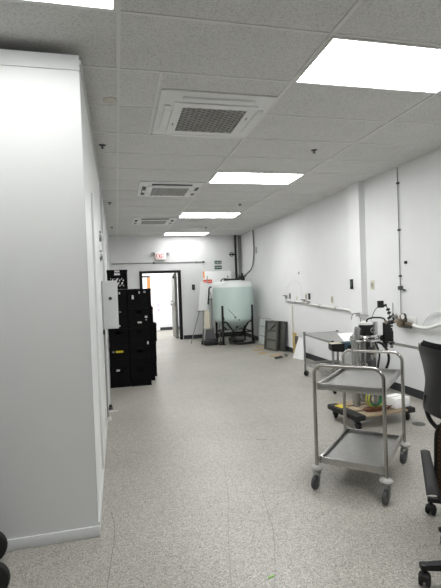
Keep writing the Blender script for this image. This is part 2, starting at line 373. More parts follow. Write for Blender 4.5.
def ac_unit(loc, label, slot):
    t = thing('ceiling_air_conditioner', label, 'air conditioner', loc, 0, 'ceiling cassette air conditioners')
    w, d = 0.89, 0.93
    # sloping outer rim
    b = MB(); o, n, z0, z1 = [(-w/2, -d/2), (w/2, -d/2), (w/2, d/2), (-w/2, d/2)], 0.10, -0.012, -0.034
    A = [b.bm.verts.new((x, y, -0.001)) for x, y in o]; B = [b.bm.verts.new((x, y, z0)) for x, y in o]
    C = [b.bm.verts.new((x*(1-2*n/w), y*(1-2*n/d), z1)) for x, y in o]
    for k in range(4):
        j = (k+1) % 4; b.bm.faces.new((A[k], A[j], B[j], B[k])); b.bm.faces.new((B[k], B[j], C[j], C[k]))
    b.bm.faces.new(C); b.bm.faces.new(list(reversed(A)))
    b.build('outer_panel', M['acwhite'], t)
    b = MB(); gx, gy = 0.262, 0.262; fx, fy = 0.335, 0.335; za, zb = -0.046, -0.034
    b.b2((-fx, -fy, za), (fx, -gy, zb)); b.b2((-fx, gy, za), (fx, fy, zb)); b.b2((-fx, -gy, za), (-gx, gy, zb)); b.b2((gx, -gy, za), (fx, gy, zb))
    b.build('intake_frame', M['acwhite'], t)
    MB().b2((-gx, -gy, -0.037), (gx, gy, -0.0345)).build('filter', M['filt'], t)
    b = MB()
    for k in range(-9, 10):          # diamond lattice
        for sgn in (1, -1):
            c = k*0.05; pts = []
            x0, x1 = -gx, gx
            # line y = sgn*0.6*(x) + c clipped to the square
            xs = [x0, x1]
            y0_, y1_ = sgn*0.6*x0+c, sgn*0.6*x1+c
            def clip(xa, ya, xb, yb):
                for lim in (-gy, gy):
                    if (ya-lim)*(yb-lim) < 0:
                        tt = (lim-ya)/(yb-ya); xm = xa+(xb-xa)*tt
                        inside_a = abs(ya) < gy if True else False
                        if (lim < 0 and ya < lim) or (lim > 0 and ya > lim): xa, ya = xm, lim
                        else: xb, yb = xm, lim
                return xa, ya, xb, yb
            xa, ya, xb, yb = clip(x0, y0_, x1, y1_)
            if abs(ya) <= gy+1e-6 and abs(yb) <= gy+1e-6 and abs(xb-xa) > 0.02:
                b.bar((xa, ya, -0.042), (xb, yb, -0.042), 0.013, 0.006)
    b.build('grille', M['bump'], t)
    for (cx, cy, lx, ly) in ((0, -0.383, 0.56, 0.05), (0, 0.383, 0.56, 0.05), (-0.378, 0, 0.05, 0.5), (0.378, 0, 0.05, 0.5)):
        f = MB().box((cx*1.0, cy*1.0, -0.0325), (lx, ly, 0.012)).build('outlet_slot', M[slot], t)
        tilt = MB().box((cx*0.985, cy*0.985, -0.040), (lx*0.97, ly*(0.72 if slot == 'acwhite' else 0.3), 0.004), 0.001).build('louver', M['acwhite'], f)
    for sx in (-1, 1): MB().box((sx*0.30, -0.1*sx, -0.047), (0.012, 0.05, 0.004), 0.001).build('latch', M['greyp'], t)
    return t
ac = ac_unit((0.822, 3.675, HT), 'large white ceiling air conditioner cassette nearest the camera', 'acwhite')
ac = ac_unit((0.806, 6.47, HT), 'middle white ceiling air conditioner cassette, second from the camera', 'dgrey')
dup(ac, (0.825, 9.50, HT), 0, 'farthest white ceiling air conditioner cassette, near the back wall')

def sprinkler(loc, label):
    t = thing('sprinkler_head', label, 'sprinkler', loc, 0, 'ceiling sprinklers')
    MB().lathe([(0.036, -0.0005), (0.036, -0.004), (0.016, -0.012)], seg=16).build('escutcheon', M['dgrey'], t)
    b = MB(); b.cyl((0, 0, -0.012), (0, 0, -0.030), 0.008, seg=8); b.cyl((0, 0, -0.030), (0, 0, -0.034), 0.018, seg=12)
    b.build('deflector', M['dgrey'], t)
    return t
s0 = sprinkler((-0.085, 4.553, HT), 'black sprinkler head beside the white box, nearest one on the left')
for p, lb in (((2.166, 4.453, HT), 'black sprinkler head between the big right light and the second light'),
              ((2.209, 7.574, HT), 'black sprinkler head right of the third lit panel'),
              ((2.206, 10.639, HT), 'tiny farthest sprinkler head right of the fourth lit panel'),
              ((-0.062, 7.532, HT), 'second sprinkler head along the left wall'),
              ((-0.06, 10.474, HT), 'farthest sprinkler head along the left wall')):
    dup(s0, p, 0, lb)
tag(at(MB().lathe([(0.055, -0.0005), (0.055, -0.004), (0.048, -0.007)], seg=24).build('ceiling_cover_cap', M['stain']), (0.009, 3.468, HT)), 'round beige cover cap on the ceiling tile right of the white box', 'cover cap')

# ------------------------------------------------------------------ left wall fittings
def hinge(loc, label):
    t = thing('cam_hinge', label, 'hinge', loc, 0, 'chrome hinges on the white box')
    MB().box((0.006, 0, 0), (0.012, 0.085, 0.10), 0.004).build('plate', M['dullst'], t)
    b = MB(); b.cyl((0.034, 0.02, -0.06), (0.034, 0.02, 0.05), 0.018); b.box((0.028, -0.02, 0.0), (0.034, 0.09, 0.055), 0.006)
    b.build('knuckle', M['chrome'], t)
    return t
hg = hinge((XL, 4.56, 2.035), 'upper chrome hinge high on the side of the white box')
dup(hg, (XL, 4.56, 1.84), 0, 'second chrome hinge just below the upper one on the white box')
t = thing('wall_channel', 'grey vertical channel between the two chrome hinges', 'channel', (XL, 4.56, 1.87))
MB().box((0.008, 0, 0.06), (0.016, 0.045, 0.12), 0.003).build('cover', M['dullst'], t)
t = thing('door_latch', 'chrome latch with pale knob low on the side of the white box', 'latch', (XL, 4.30, 0.24))
MB().box((0.0125, 0, 0), (0.014, 0.16, 0.09), 0.004).build('plate', M['dullst'], t)
MB().box((0.0125, 0.02, 0.085), (0.012, 0.05, 0.07), 0.004).build('strike', M['dgrey'], t)
b = MB(); b.cyl((0.012, 0.02, 0.01), (0.045, 0.02, 0.01), 0.010); b.lathe([(0.001, -0.02), (0.016, -0.016), (0.02, 0), (0.016, 0.016), (0.001, 0.02)], (0.052, 0.02, 0.01), 16)
b.build('knob', M['white'], t)
t = thing('door_stop', 'small black door stop on the floor beside the left wall', 'door stop', (XL+0.035, 5.6, 0))
b = MB(); b.cyl((0, 0, 0), (0, 0, 0.03), 0.028, 0.024); b.build('base', M['dgrey'], t); MB().cyl((0, 0, 0.03), (0, 0, 0.055), 0.018).build('buffer', M['rubber'], t)
t = thing('electrical_box', 'pale grey wall box with a black knob, beside the black crates', 'electrical box', (XL, 5.12, 1.055))
b = MB(); b.b2((0.002, -0.12, 0), (0.175, 0.12, 0.535), 0.008); b.build('enclosure', M['trimw'], t)
b = MB(); b.b2((0.012, -0.132, 0.012), (0.168, -0.12, 0.523), 0.005); lid = b.build('cover', M['trimw'], t)
b = MB(); b.cyl((0.094, -0.132, 0.338), (0.094, -0.152, 0.338), 0.018); b.build('knob', M['black'], lid)
t = thing('wall_conduit', 'dark thin conduit running down the left wall under the grey box', 'conduit', (XL, 5.02, 0.0))
MB().tube([(0.016, 0, 1.04), (0.016, 0, 0.06)], 0.010).build('pipe', M['greyp'], t)
MB().box((0.012, 0, 1.02), (0.024, 0.05, 0.05), 0.004).build('coupling', M['dgrey'], t)

# ------------------------------------------------------------------ black crates
CW, CH = 0.305, 0.296
def crate_body(cut=False):
    b = MB(); w, h, e = CW/2, CH, 0.010
    b.b2((-w+.01, -w+.01, 0), (w-.01, w-.01, 0.012))                      # floor
    for a in range(4):                                                     # four walls with a hand hole and ribs
        R = Matrix.Rotation(a*PI/2, 3, 'Z')
        def bx(x0, x1, z0, z1, y0=-w+.012, y1=-w+.02):
            p = R @ Vector(((x0+x1)/2, (y0+y1)/2, (z0+z1)/2)); b.box(p, (x1-x0, y1-y0, z1-z0), R=R)
        if cut and a in (0, 2):
            bx(-w+.012, w-.012, 0.0, 0.045); bx(-w+.012, w-.012, 0.175, 0.215); bx(-w+.012, -0.10, 0.045, 0.175); bx(0.105, w-.012, 0.045, 0.175)
            for k in range(-2, 4):
                for dz in (0, 0.0):
                    p0 = Vector((-0.10+0.055*k, -w+.016, 0.045)); p1 = Vector((-0.10+0.055*k+0.085, -w+.016, 0.175))
                    lo, hi = -0.10, 0.105
                    if a == 2 or p1.x < lo+.01 or p0.x > hi-.01: continue
                    if p0.x < lo: tt = (lo-p0.x)/(p1.x-p0.x); p0 = p0.lerp(p1, tt)
                    if p1.x > hi: tt = (hi-p0.x)/(p1.x-p0.x); p1 = p0.lerp(p1, tt)
                    b.bar(R @ p0, R @ p1, 0.008, 0.022)
        else:
            bx(-w+.012, w-.012, 0.0, 0.215)
        bx(-w+.012, -0.055, 0.215, 0.255); bx(0.055, w-.012, 0.215, 0.255)
        bx(-w, w, 0.255, h, -w, -w+.016)                                  # rim
        bx(-w, w, 0.0, 0.03, -w+.004, -w+.02)
        for x in (-w+.012, -0.052, 0.052, w-.012): bx(x-.007, x+.007, 0.03, 0.256, -w+.003, -w+.014)
        bx(-w+.012, w-.012, 0.11, 0.122, -w+.005, -w+.014)
    return b
crate_n = [0]; proto = {}
for cut in (False, True):
    o = crate_body(cut).build('crate_shell', M['crate'], None, smooth=False); proto[cut] = o.data; bpy.data.objects.remove(o)
def crate(x, y, z, label, rz=0.0, labels=(), cut=False):
    t = thing('milk_crate', label, 'crate', (x, y, z), rz, 'stacked black crates')
    o = bpy.data.objects.new('shell', proto[cut]); COL.objects.link(o); o.parent = t
    for (px, pz, w, h, kind, side) in labels:
        b = MB()
        if side == 'f': b.box((px, -CW/2-0.0015, pz), (w, 0.002, h))
        else: b.box((CW/2+0.0015, px, pz), (0.002, w, h))
        q = b.build('sticker', M[kind], t)
        if kind == 'yellow': q['label'] = 'yellow sticker'
        if kind == 'paper':
            b = MB()
            for k in range(2):
                if side == 'f': b.box((px, -CW/2-0.003, pz-h*0.2+h*0.4*k), (w*0.7, 0.001, h*0.12))
                else: b.box((CW/2+0.003, px, pz-h*0.2+h*0.4*k), (0.001, w*0.7, h*0.12))
            b.build('printed_line', M['greyp'], q)
    return t
WH = ['bottom', 'second from bottom', 'third from bottom', 'fourth from bottom', 'fifth from bottom', 'topmost']
random.seed(5)
labA = {0: [(-0.03, 0.26, .05, .03, 'paper', 'f')], 1: [(-0.0, 0.245, .11, .03, 'yellow', 'f'), (-.09, .245, .03, .02, 'greyp', 'f')], 3: [(0.0, 0.04, .05, .025, 'paper', 'f')], 4: [(-.02, .06, .03, .04, 'greyp', 'f')], 5: [(0.0, 0.272, .075, .03, 'paper', 'f')]}
for k in range(6):
    lb = 'black crate with slanted cutouts and a paper tag, on top of the left stack' if k == 5 else 'black crate, %s of the front left stack beside the wall' % WH[k]
    crate(-0.002+(0.012 if k == 5 else random.uniform(-.003, .004)), 6.95, k*(CH+.002), lb, 0, labA.get(k, ()), cut=(k == 5))
labB = {1: [], 3: [(0.01, .08, .06, .025, 'paper', 'f'), (.11, .16, .035, .03, 'paper', 'f'), (.11, .115, .02, .02, 'greyp', 'f')], 4: [(-.08, .17, .03, .06, 'paper', 'f'), (.1, .245, .03, .03, 'greyp', 'f')], 2: [(0.12, .06, .025, .045, 'paper', 'f'), (0.02, .14, .03, .05, 'paper', 's')], 0: [(.10, .2, .03, .05, 'paper', 's')]}
for k in range(5):
    crate(0.3085+random.uniform(-.002, .003), 6.935+random.uniform(-.004, .004), k*(CH+.002), 'black crate, %s of the front right stack' % (WH[k] if k < 4 else WH[5]), 0, labB.get(k, ()))
for k in range(5):
    crate((0.395, 0.402, 0.405, 0.40, 0.378)[k], 7.262, k*(CH+.002)-(0.0), 'black crate, %s of the second stack behind the front right one' % (WH[k] if k < 4 else WH[5]), 0, {4: [(-.05, .2, .03, .1, 'paper', 's')], 2: [(0.0, .15, .02, .2, 'greyp', 's')], 1: [(0, .12, .04, .03, 'paper', 's')]}.get(k, ()))
for k in range(3):
    crate((0.455, 0.458, 0.474)[k], 7.585, k*(CH+.002), 'black crate, %s of the low rear stack nearest the doorway' % (WH[k] if k < 2 else WH[5]), 0, {0: [(0, .15, .02, .2, 'greyp', 's')], 2: [(0, .13, .02, .2, 'greyp', 's')]}.get(k, ()))
for k in range(5):
    crate(0.068, 7.30, k*(CH+.002), 'black crate, %s of the stack hidden behind the front left one' % (WH[k] if k < 4 else WH[5]), 0)

# ------------------------------------------------------------------ back wall fittings
t = thing('exit_sign', 'white EXIT sign with red letters and two lamp heads above the door', 'exit sign', (1.225, YB, 2.27))
MB().b2((-0.15, -0.065, 0), (0.15, -0.002, 0.215), 0.008).build('housing', M['white'], t)
face = MB().b2((-0.137, -0.069, 0.014), (0.137, -0.065, 0.201), 0.002).build('face', M['exitw'], t)
def strokes(ch):
    return {'E': [((0, 0), (0, 1)), ((0, 0), (.8, 0)), ((0, .5), (.7, .5)), ((0, 1), (.8, 1))], 'X': [((0, 0), (.9, 1)), ((0, 1), (.9, 0))], 'I': [((.2, 0), (.2, 1))], 'T': [((.4, 0), (.4, 1)), ((0, 1), (.85, 1))]}[ch]
b = MB(); x = -0.112; hgt = 0.12
for ch, adv in (('E', .058), ('X', .064), ('I', .034), ('T', .06)):
    for (p, q) in strokes(ch):
        P = Vector((x+p[0]*.055, -0.0705, .048+p[1]*hgt)); Q = Vector((x+q[0]*.055, -0.0705, .048+q[1]*hgt)); d = (Q-P).normalized()*0.008
        b.bar(P-d, Q+d, 0.003, 0.0165)
    x += adv
b.build('lettering', M['red'], face)
for s in (-1, 1):
    b = MB(); b.cyl((s*0.15, -0.03, 0.16), (s*0.18, -0.04, 0.17), 0.012); hd = Vector((s*0.215, -0.05, 0.175)); dr = Vector((s*0.35, -0.7, -0.3)).normalized()
    b.cyl(hd-dr*0.035, hd+dr*0.035, 0.032, 0.045); lh = b.build('lamp_head', M['dgrey'] if s < 0 else M['greyp'], t)
    MB().cyl(hd+dr*0.0352, hd+dr*0.04, 0.040).build('lens', M['white'], lh)
t = thing('wall_conduit', 'thin grey conduit running along the back wall above the door', 'conduit', (0, YB, 2.19))
MB().tube([(-0.12, -0.014, 0), (2.46, -0.014, 0.0)], 0.012).build('pipe', M['gcable'], t)
for x in (1.03, 2.24, 2.45):
    MB().box((x, -0.018, 0.0), (0.05, 0.036, 0.045), 0.006).build('clip', M['dgrey'] if x != 2.24 else M['greyp'], t)
def plate(loc, rz, w, h, m, name, label, cat, d=0.008, inner=None, group=None):
    t = thing(name, label, cat, loc, rz, group)
    MB().box((0, -d/2-.001, 0), (w, d, h), 0.002).build('cover_plate', M[m], t)
    if inner: MB().box((0, -d-.002, 0), (w*.45, 0.006, h*.5), 0.001).build('insert', M[inner], t)
    return t
plate((2.13, YB, 1.475), 0, 0.085, 0.15, 'blackm', 'light_switch', 'black switch plate on the back wall right of the door', 'switch', 0.012, 'dgrey')
for z, hh, lb in ((2.172, 0.085, 'upper green safety sign on the back wall above the white board'), (2.02, 0.10, 'lower green safety sign on the back wall, under the other green sign')):
    t = thing('safety_sign', lb, 'sign', (2.88, YB, z), 0, 'green signs on the back wall')
    MB().box((0, -0.004, 0), (0.21, 0.006, hh), 0.001).build('panel', M['green'], t)
    b = MB()
    for k in range(4): b.box((-0.065+.045*k, -0.0075, 0.0), (0.026, 0.001, hh*0.30))
    b.build('print', M['board'], t)
    if hh > 0.09:
        MB().box((0, -0.004, 0.085), (0.20, 0.005, 0.05), 0.001).build('backing_sheet', M['paper'], t)
t = thing('standpipe', 'black vertical pipe with a side valve in the back right corner', 'pipe', (3.40, YB, 1.45))
MB().tube([(0, -0.07, 0.0), (0, -0.07, HT-1.45)], 0.032, 14).build('pipe', M['blackm'], t)
b = MB(); b.tube([(0, -0.07, .93), (-0.19, -0.07, .93)], 0.022, 12); b.build('side_branch', M['blackm'], t)
b = MB(); b.cyl((-0.14, -0.07, .93), (-0.14, -0.12, .93), 0.018); b.ring((-0.14, -0.13, .93), 0.055, 0.010, 'Y', 20); b.bar((-0.195, -.13, .93), (-0.085, -.13, .93), .012)
b.build('valve_wheel', M['blackm'], t)
b = MB()
for z in (0.1, 0.35, 0.75, 1.2): b.cyl((0, -0.07, z), (0, -0.07, z+0.05), 0.040)
b.build('collar', M['dgrey'], t)
t = thing('corner_strip', 'grey vertical strip beside the black pipe in the corner', 'duct', (3.53, YB, 1.2))  # plain grey strip set on the back wall beside the pipe
MB().b2((-0.035, -0.03, 0), (0.05, -0.002, HT-1.2), 0.003).build('cover', M['greyp'], t)

# ------------------------------------------------------------------ easel, board, vacuum
t = thing('poster_board', 'wide white poster board with orange corner print behind the tank', 'board', (2.82, 12.0, 0.0))
R = Matrix.Rotation(math.radians(-8), 3, 'X')
def rp(x, y, z): return R @ Vector((x, y, z))
MB().box(rp(0.0, 0, 1.53), (0.84, 0.012, 0.80), 0.002, R=R).build('sheet', M['board'], t)
MB().box(rp(-0.395, -0.0075, 1.83), (0.04, 0.002, 0.20), R=R).build('orange_strip', M['orange'], t)
MB().box(rp(-0.29, -0.0075, 1.64), (0.25, 0.002, 0.10), R=R).build('red_block', M['redor'], t)
b = MB()
for k in range(4): b.box(rp(-0.37+.055*k, -0.009, 1.64), (0.025, 0.001, 0.02), R=R)
b.build('print', M['board'], t)
b = MB()
for x in (-0.3, 0.3): b.bar(rp(x, 0.02, 1.9), (x*1.15, -0.24, 0.0), 0.025)
b.bar(rp(0, 0.03, 1.8), (0.0, 0.22, 0), 0.022); b.bar(rp(-0.36, -0.02, 1.12), rp(0.36, -0.02, 1.12), 0.03)
b.build('easel_frame', M['greyp'], t)

t = thing('display_easel', 'white tilted flip chart on a thin grey easel left of the vacuum', 'easel', (2.15, 11.3, 0))
P = [(-0.01, -0.02, 1.62), (0.26, 0.02, 1.55), (0.13, -0.06, 0.86), (-0.11, -0.08, 0.86)]
MB().prism(P, (0, 0.014, 0)).build('pad', M['board'], t)
b = MB(); b.tube([(0.06, 0.02, 1.50), (-0.06, 0.0, 0.86), (-0.33, -0.05, 0.0)], 0.012, 8); b.build('leg', M['alu'], t)
b = MB(); b.tube([(0.10, 0.03, 1.50), (0.13, 0.0, 0.86), (0.20, -0.02, 0.0)], 0.012, 8); b.build('leg', M['alu'], t)
b = MB(); b.tube([(0.08, 0.03, 1.50), (0.06, 0.35, 0.0)], 0.012, 8); b.build('leg', M['alu'], t)
MB().bar((-0.14, -0.07, 0.84), (0.18, -0.05, 0.84), 0.03, 0.02).build('ledge', M['alu'], t)

t = thing('upright_vacuum', 'upright grey floor cleaner with black head standing left of the tank', 'vacuum cleaner', (2.24, 10.83, 0))
b = MB(); b.box((0, -0.02, 0.075), (0.36, 0.30, 0.13), 0.035, seg=3); hd = b.build('floor_head', M['black'], t)
b = MB(); b.box((0, -0.175, 0.05), (0.34, 0.02, 0.06), 0.008); b.build('bumper', M['rubber'], hd)
for s in (-1, 1): MB().wheel((s*0.186, 0.08, 0.05), 0.05, 0.03, (1, 0, 0)).build('wheel', M['rubber'], hd)
b = MB(); b.prism([(-0.16, 0.0, 0.14), (0.16, 0.0, 0.14), (0.11, 0.06, 0.40), (-0.11, 0.06, 0.40)], (0, 0.14, 0.0)); b.build('motor_housing', M['dgrey'], t)
b = MB()
for s in (-1, 1): b.bar((s*0.145, -0.02, 0.12), (s*0.10, 0.06, 0.42), 0.03, 0.03, 0.005)
b.bar((-0.11, 0.05, 0.40), (0.11, 0.05, 0.40), 0.03); b.build('yoke', M['alu'], t)
b = MB(); b.prism([(-0.10, 0.07, 0.42), (0.03, 0.07, 0.42), (0.03, 0.12, 0.86), (-0.075, 0.12, 0.86)], (0, 0.07, 0)); b.build('tank_bag', M['offw'], t)
b = MB(); b.tube([(0.05, 0.12, 0.42), (0.04, 0.15, 0.95), (0.06, 0.18, 1.38)], 0.013, 10); b.build('handle_tube', M['chrome'], t)
b = MB(); b.tube(spline([(0.055, 0.18, 1.30), (0.065, 0.18, 1.42), (0.09, 0.16, 1.46), (0.12, 0.14, 1.46)], 5), 0.020, 10); b.tube([(0.02, 0.15, 1.02), (0.06, 0.17, 1.34)], 0.02, 8); b.build('grip', M['black'], t)
b = MB(); b.tube(spline([(0.09, 0.13, 1.32), (0.11, 0.12, 1.0), (0.09, 0.1, 0.5), (0.13, 0.08, 0.2)], 8), 0.007, 8); b.build('hose', M['dgrey'], t)

# ------------------------------------------------------------------ tank on its stand
TX, TY, TR = 2.93, 11.0, 0.535
t = thing('cone_bottom_tank', 'big pale green cone bottom plastic tank on black legs', 'tank', (TX, TY, 0))
body = MB().lathe([(TR-0.03, 0.58), (TR-0.005, 0.62), (TR, 0.66), (TR, 1.44)], seg=56).build('body', M['tankg'], t)
MB().lathe([(0.045, 0.25), (0.055, 0.29), (TR-0.05, 0.56), (TR-0.03, 0.58)], seg=56).build('cone', M['tankg'], t)
MB().lathe([(TR, 1.44), (TR-0.01, 1.50), (TR-0.05, 1.56), (TR-0.10, 1.585), (0.24, 1.60), (0.24, 1.615), (0.02, 1.62)], seg=56).build('shoulder', M['tankw'], t)
b = MB(); b.lathe([(0.22, 1.616), (0.22, 1.65), (0.20, 1.66), (0.01, 1.662)], (0, 0, 0), 36); b.build('lid', M['black'], t)
b = MB(); b.tube(spline([(-0.36, -0.2, 1.58), (-0.33, -0.2, 1.64), (-0.24, -0.2, 1.66), (-0.16, -0.2, 1.61)], 6), 0.014, 8); b.build('lifting_handle', M['black'], t)
for sx in (-1, 1):
    for sy in (-1, 1):
        x, y = sx*0.385, sy*0.37
        b = MB(); b.bar((x, y, 0.012), (x, y, 0.98 if sy < 0 else 0.62), 0.05, 0.05, 0.004); b.box((x, y, 0.006), (0.11, 0.11, 0.012)); b.build('leg', M['blackm'], t)
b = MB()
for (p, q) in (((-.385, -.37), (.385, -.37)), ((-.385, .37), (.385, .37)), ((-.385, -.37), (-.385, .37)), ((.385, -.37), (.385, .37))):
    b.bar((p[0], p[1], 0.565), (q[0], q[1], 0.565), 0.035, 0.035); b.bar((p[0], p[1], 0.30), (q[0], q[1], 0.30), 0.03, 0.03)
b.build('cross_rail', M['blackm'], t)
b = MB()
for sx in (-1, 1):
    b.bar((sx*0.38, -0.385, 0.70), (sx*0.12, -0.385, 0.31), 0.035, 0.035); b.bar((sx*0.38, 0.385, 0.60), (sx*0.12, 0.385, 0.31), 0.035, 0.035)
b.build('diagonal_brace', M['blackm'], t)
b = MB(); b.cyl((0, 0, 0.25), (0, 0, 0.16), 0.045); b.cyl((0, 0, 0.2), (0.0, -0.2, 0.2), 0.03); b.box((0, -0.12, 0.2), (0.09, 0.08, 0.09), 0.01); b.build('outlet_valve', M['black'], t)
b = MB(); b.box((0.0, -0.53, 0.62), (0.03, 0.01, 0.03)); b.tube(spline([(-0.27, -0.475, 0.9), (-0.18, -0.51, 0.8), (-0.1, -0.53, 0.70)], 6), 0.005, 6); b.box((-0.1, -0.535, 0.69), (0.035, 0.02, 0.04), 0.004); b.build('sight_line', M['black'], t)
b = MB(); b.bar((0.02, -0.30, 0.50), (-0.01, -0.30, 0.40), 0.04, 0.02); b.build('tie_strap', M['black'], t)
t = thing('transfer_pump', 'dark pump on the floor under the pale green tank', 'pump', (2.90, 10.72, 0))
MB().b2((-0.16, -0.10, 0.0), (0.20, 0.10, 0.03), 0.004).build('base_plate', M['gpanel'], t)
b = MB(); b.cyl((-0.02, 0, 0.12), (0.20, 0, 0.12), 0.075, seg=24); 
for k in range(7): b.cyl((0.0+.028*k, 0, 0.12), (0.010+.028*k, 0, 0.12), 0.082, seg=24)
b.build('motor', M['gpanel'], t)
b = MB(); b.cyl((-0.12, 0, 0.12), (-0.02, 0, 0.12), 0.09, seg=24); b.cyl((-0.08, 0, 0.2), (-0.08, 0, 0.27), 0.03); b.build('pump_head', M['black'], t)
b = MB(); b.box((0.10, 0, 0.215), (0.10, 0.08, 0.06), 0.006); b.build('terminal_box', M['black'], t)
tag(MB().tube(spline([(2.735, 10.74, 0.14), (2.71, 10.58, 0.10), (2.78, 10.46, 0.05), (3.0, 10.46, 0.03), (3.25, 10.50, 0.04), (3.40, 10.75, 0.05)], 8), 0.028, 10).build('suction_hose', M['cable']), 'thick black hose lying on the floor in front of the tank pump', 'hose')
tag(MB().tube(spline([(2.50, 10.80, 0.16), (2.48, 10.62, 0.06), (2.46, 10.58, 0.02), (2.47, 10.9, 0.02), (2.62, 10.95, 0.02)], 8), 0.016, 8).build('drain_hose', M['cable']), 'thin black hose on the floor between the cleaner and the tank leg', 'hose')
tag(MB().tube(spline([(3.568, 11.1, HT-0.01), (3.568, 11.08, 2.35), (3.54, 11.2, 1.95), (3.45, 11.45, 1.78), (3.22, 11.6, 1.62)], 10), 0.020, 8).build('hanging_cable', M['gcable']), 'dark cable hanging from the ceiling in the corner and curving to the tank', 'cable')
tag(MB().tube(spline([(3.52, 11.5, 1.85), (3.47, 11.7, 1.70), (3.42, 12.1, 1.76), (3.43, 12.24, 1.80)], 8), 0.009, 6).build('looped_cable', M['cable']), 'thin looped cable between the corner pipe and the tank top', 'cable')
t = thing('tank_pump', 'small black pump sitting on top of the tank at its right', 'pump', (TX+0.29, TY+0.15, 1.603))
b = MB(); b.box((0, 0, 0.06), (0.16, 0.12, 0.11), 0.015); b.build('body', M['black'], t); b = MB(); b.cyl((0.02, 0, 0.11), (0.02, 0, 0.20), 0.035, 0.02); b.build('cap', M['black'], t)
MB().tube([(-0.07, 0, 0.06), (-0.10, 0.0, 0.06), (-0.12, -0.06, 0.07)], 0.014).build('outlet_pipe', M['black'], t)

# ------------------------------------------------------------------ leaning panels
def lean(name, label, cat, loc, rz, group=None): return thing(name, label, cat, loc, rz, group)
t = thing('louvered_panel', 'dark grey metal frame with cross rails leaning against the right wall', 'panel', (3.31, 9.29, 0), math.radians(-74))
# local x runs along the wall, -y looks into the room
RX = Matrix.Rotation(math.radians(-6), 3, 'X')
def q(x, y, z): return RX @ Vector((x, y, z))
b = MB(); W2 = 0.22
for x in (-W2, W2): b.bar(q(x, 0, 0.0), q(x, 0, 0.66), 0.035, 0.05)
for z in (0.02, 0.23, 0.44, 0.64): b.bar(q(-W2, 0, z), q(W2, 0, z), 0.05, 0.035)
b.build('frame', M['gpanel'], t)
MB().box(q(0, 0.012, 0.33), (2*W2, 0.004, 0.62), R=RX).build('back_sheet', M['gsheet'], t)
b = MB(); b.bar(q(-0.02, -0.012, 0.47), q(0.16, -0.012, 0.60), 0.09, 0.006); b.build('loose_bracket', M['alu'], t)
for k, (dy, lb) in enumerate(((-0.16, 'first thin dark grey panel leaning right behind the framed one'), (-0.24, 'second thin dark grey panel leaning behind the framed one'))):
    t = thing('metal_sheet', lb, 'sheet', (3.408+0.036*k, 9.19, 0), math.radians(-74), 'thin sheets leaning on the right wall')
    b = MB(); b.box(q(0, 0, 0.33), (0.56, 0.008, 0.64), 0.002, R=RX)
    b.build('sheet', M['gpanel'], t)
    b = MB(); b.box(q(0.0, -0.006, 0.645), (0.56, 0.018, 0.02), R=RX); b.box(q(0.275, -0.006, 0.33), (0.02, 0.018, 0.64), R=RX); b.build('edge_channel', M['dgrey'], t)
t = thing('frosted_panel', 'pale frosted panel leaning on the wall between tank and dark frame', 'panel', (3.40, 10.05, 0), math.radians(-80))
MB().box(q(0, 0, 0.34), (0.52, 0.008, 0.68), R=RX).build('sheet', M['clear'], t)
b = MB(); 
for z in (0.02, 0.23, 0.46, 0.66): b.box(q(0, -0.008, z), (0.52, 0.008, 0.016), R=RX)
b.build('rib', M['greyp'], t)
t = thing('white_board_offcut', 'white narrow board leaning against the right wall by the steel table', 'board', (3.40, 7.93, 0), math.radians(-75))
MB().prism([q(-0.20, 0, 0.0), q(0.13, 0, 0.0), q(0.13, 0, 0.40), q(-0.05, 0, 0.42)], (0, 0.012, 0)).build('sheet', M['board'], t)
t = thing('wood_scrap', 'tan wood plank piece standing against the wall behind the white board', 'wood', (XR-0.06, 8.47, 0.0))
MB().b2((-0.012, -0.10, 0.0), (0.012, 0.06, 0.46), 0.002).build('plank', M['tan'], t)
MB().b2((-0.03, -0.17, 0.24), (0.02, -0.105, 0.40), 0.004).build('dark_bracket', M['gpanel'], t)
tag(at(MB().b2((-0.005, -0.012, 0), (0.005, 0.012, 0.60)).build('wood_strip', M['offw']), (XR-0.022, 8.62, 0.42)), 'thin tan vertical strip on the right wall below the white pipe', 'strip')
random.seed(11)
for k, (x, y, s, lb) in enumerate(((3.28, 9.95, .13, 'scrap of brown paper on the floor in front of the frosted panel'), (3.06, 9.45, .14, 'scrap of brown paper on the floor left of the dark framed panel'),
      (3.00, 8.95, .15, 'scrap of brown paper on the floor in front of the dark framed panel'), (3.13, 8.55, .12, 'scrap of brown paper nearest the white leaning board'))):
    n = 9; poly = []
    for i in range(n):
        a = 2*PI*i/n; rr = s*random.uniform(.55, 1.1); poly.append((rr*math.cos(a), rr*1.5*math.sin(a), 0.001))
    t = thing('paper_scrap', lb, 'paper scrap', (x, y, 0), random.uniform(0, 3), 'brown paper scraps on the floor')
    MB().prism(poly, (0, 0, 0.004)).build('sheet', M['tanp'], t)
for k, (x, y, rz, lb) in enumerate(((3.10, 8.20, .5, 'short dark metal offcut on the floor in front of the white leaning board'), (3.33, 8.42, 1.2, 'dark metal offcut on the floor close to the wall by the plank'))):
    t = thing('metal_offcut', lb, 'metal offcut', (x, y, 0), rz, 'dark metal offcuts on the floor')
    b = MB(); b.b2((-0.11, -0.03, 0), (0.11, 0.03, 0.008)); b.b2((-0.11, 0.022, 0.0), (0.11, 0.03, 0.035)); b.build('angle', M['gpanel'], t)

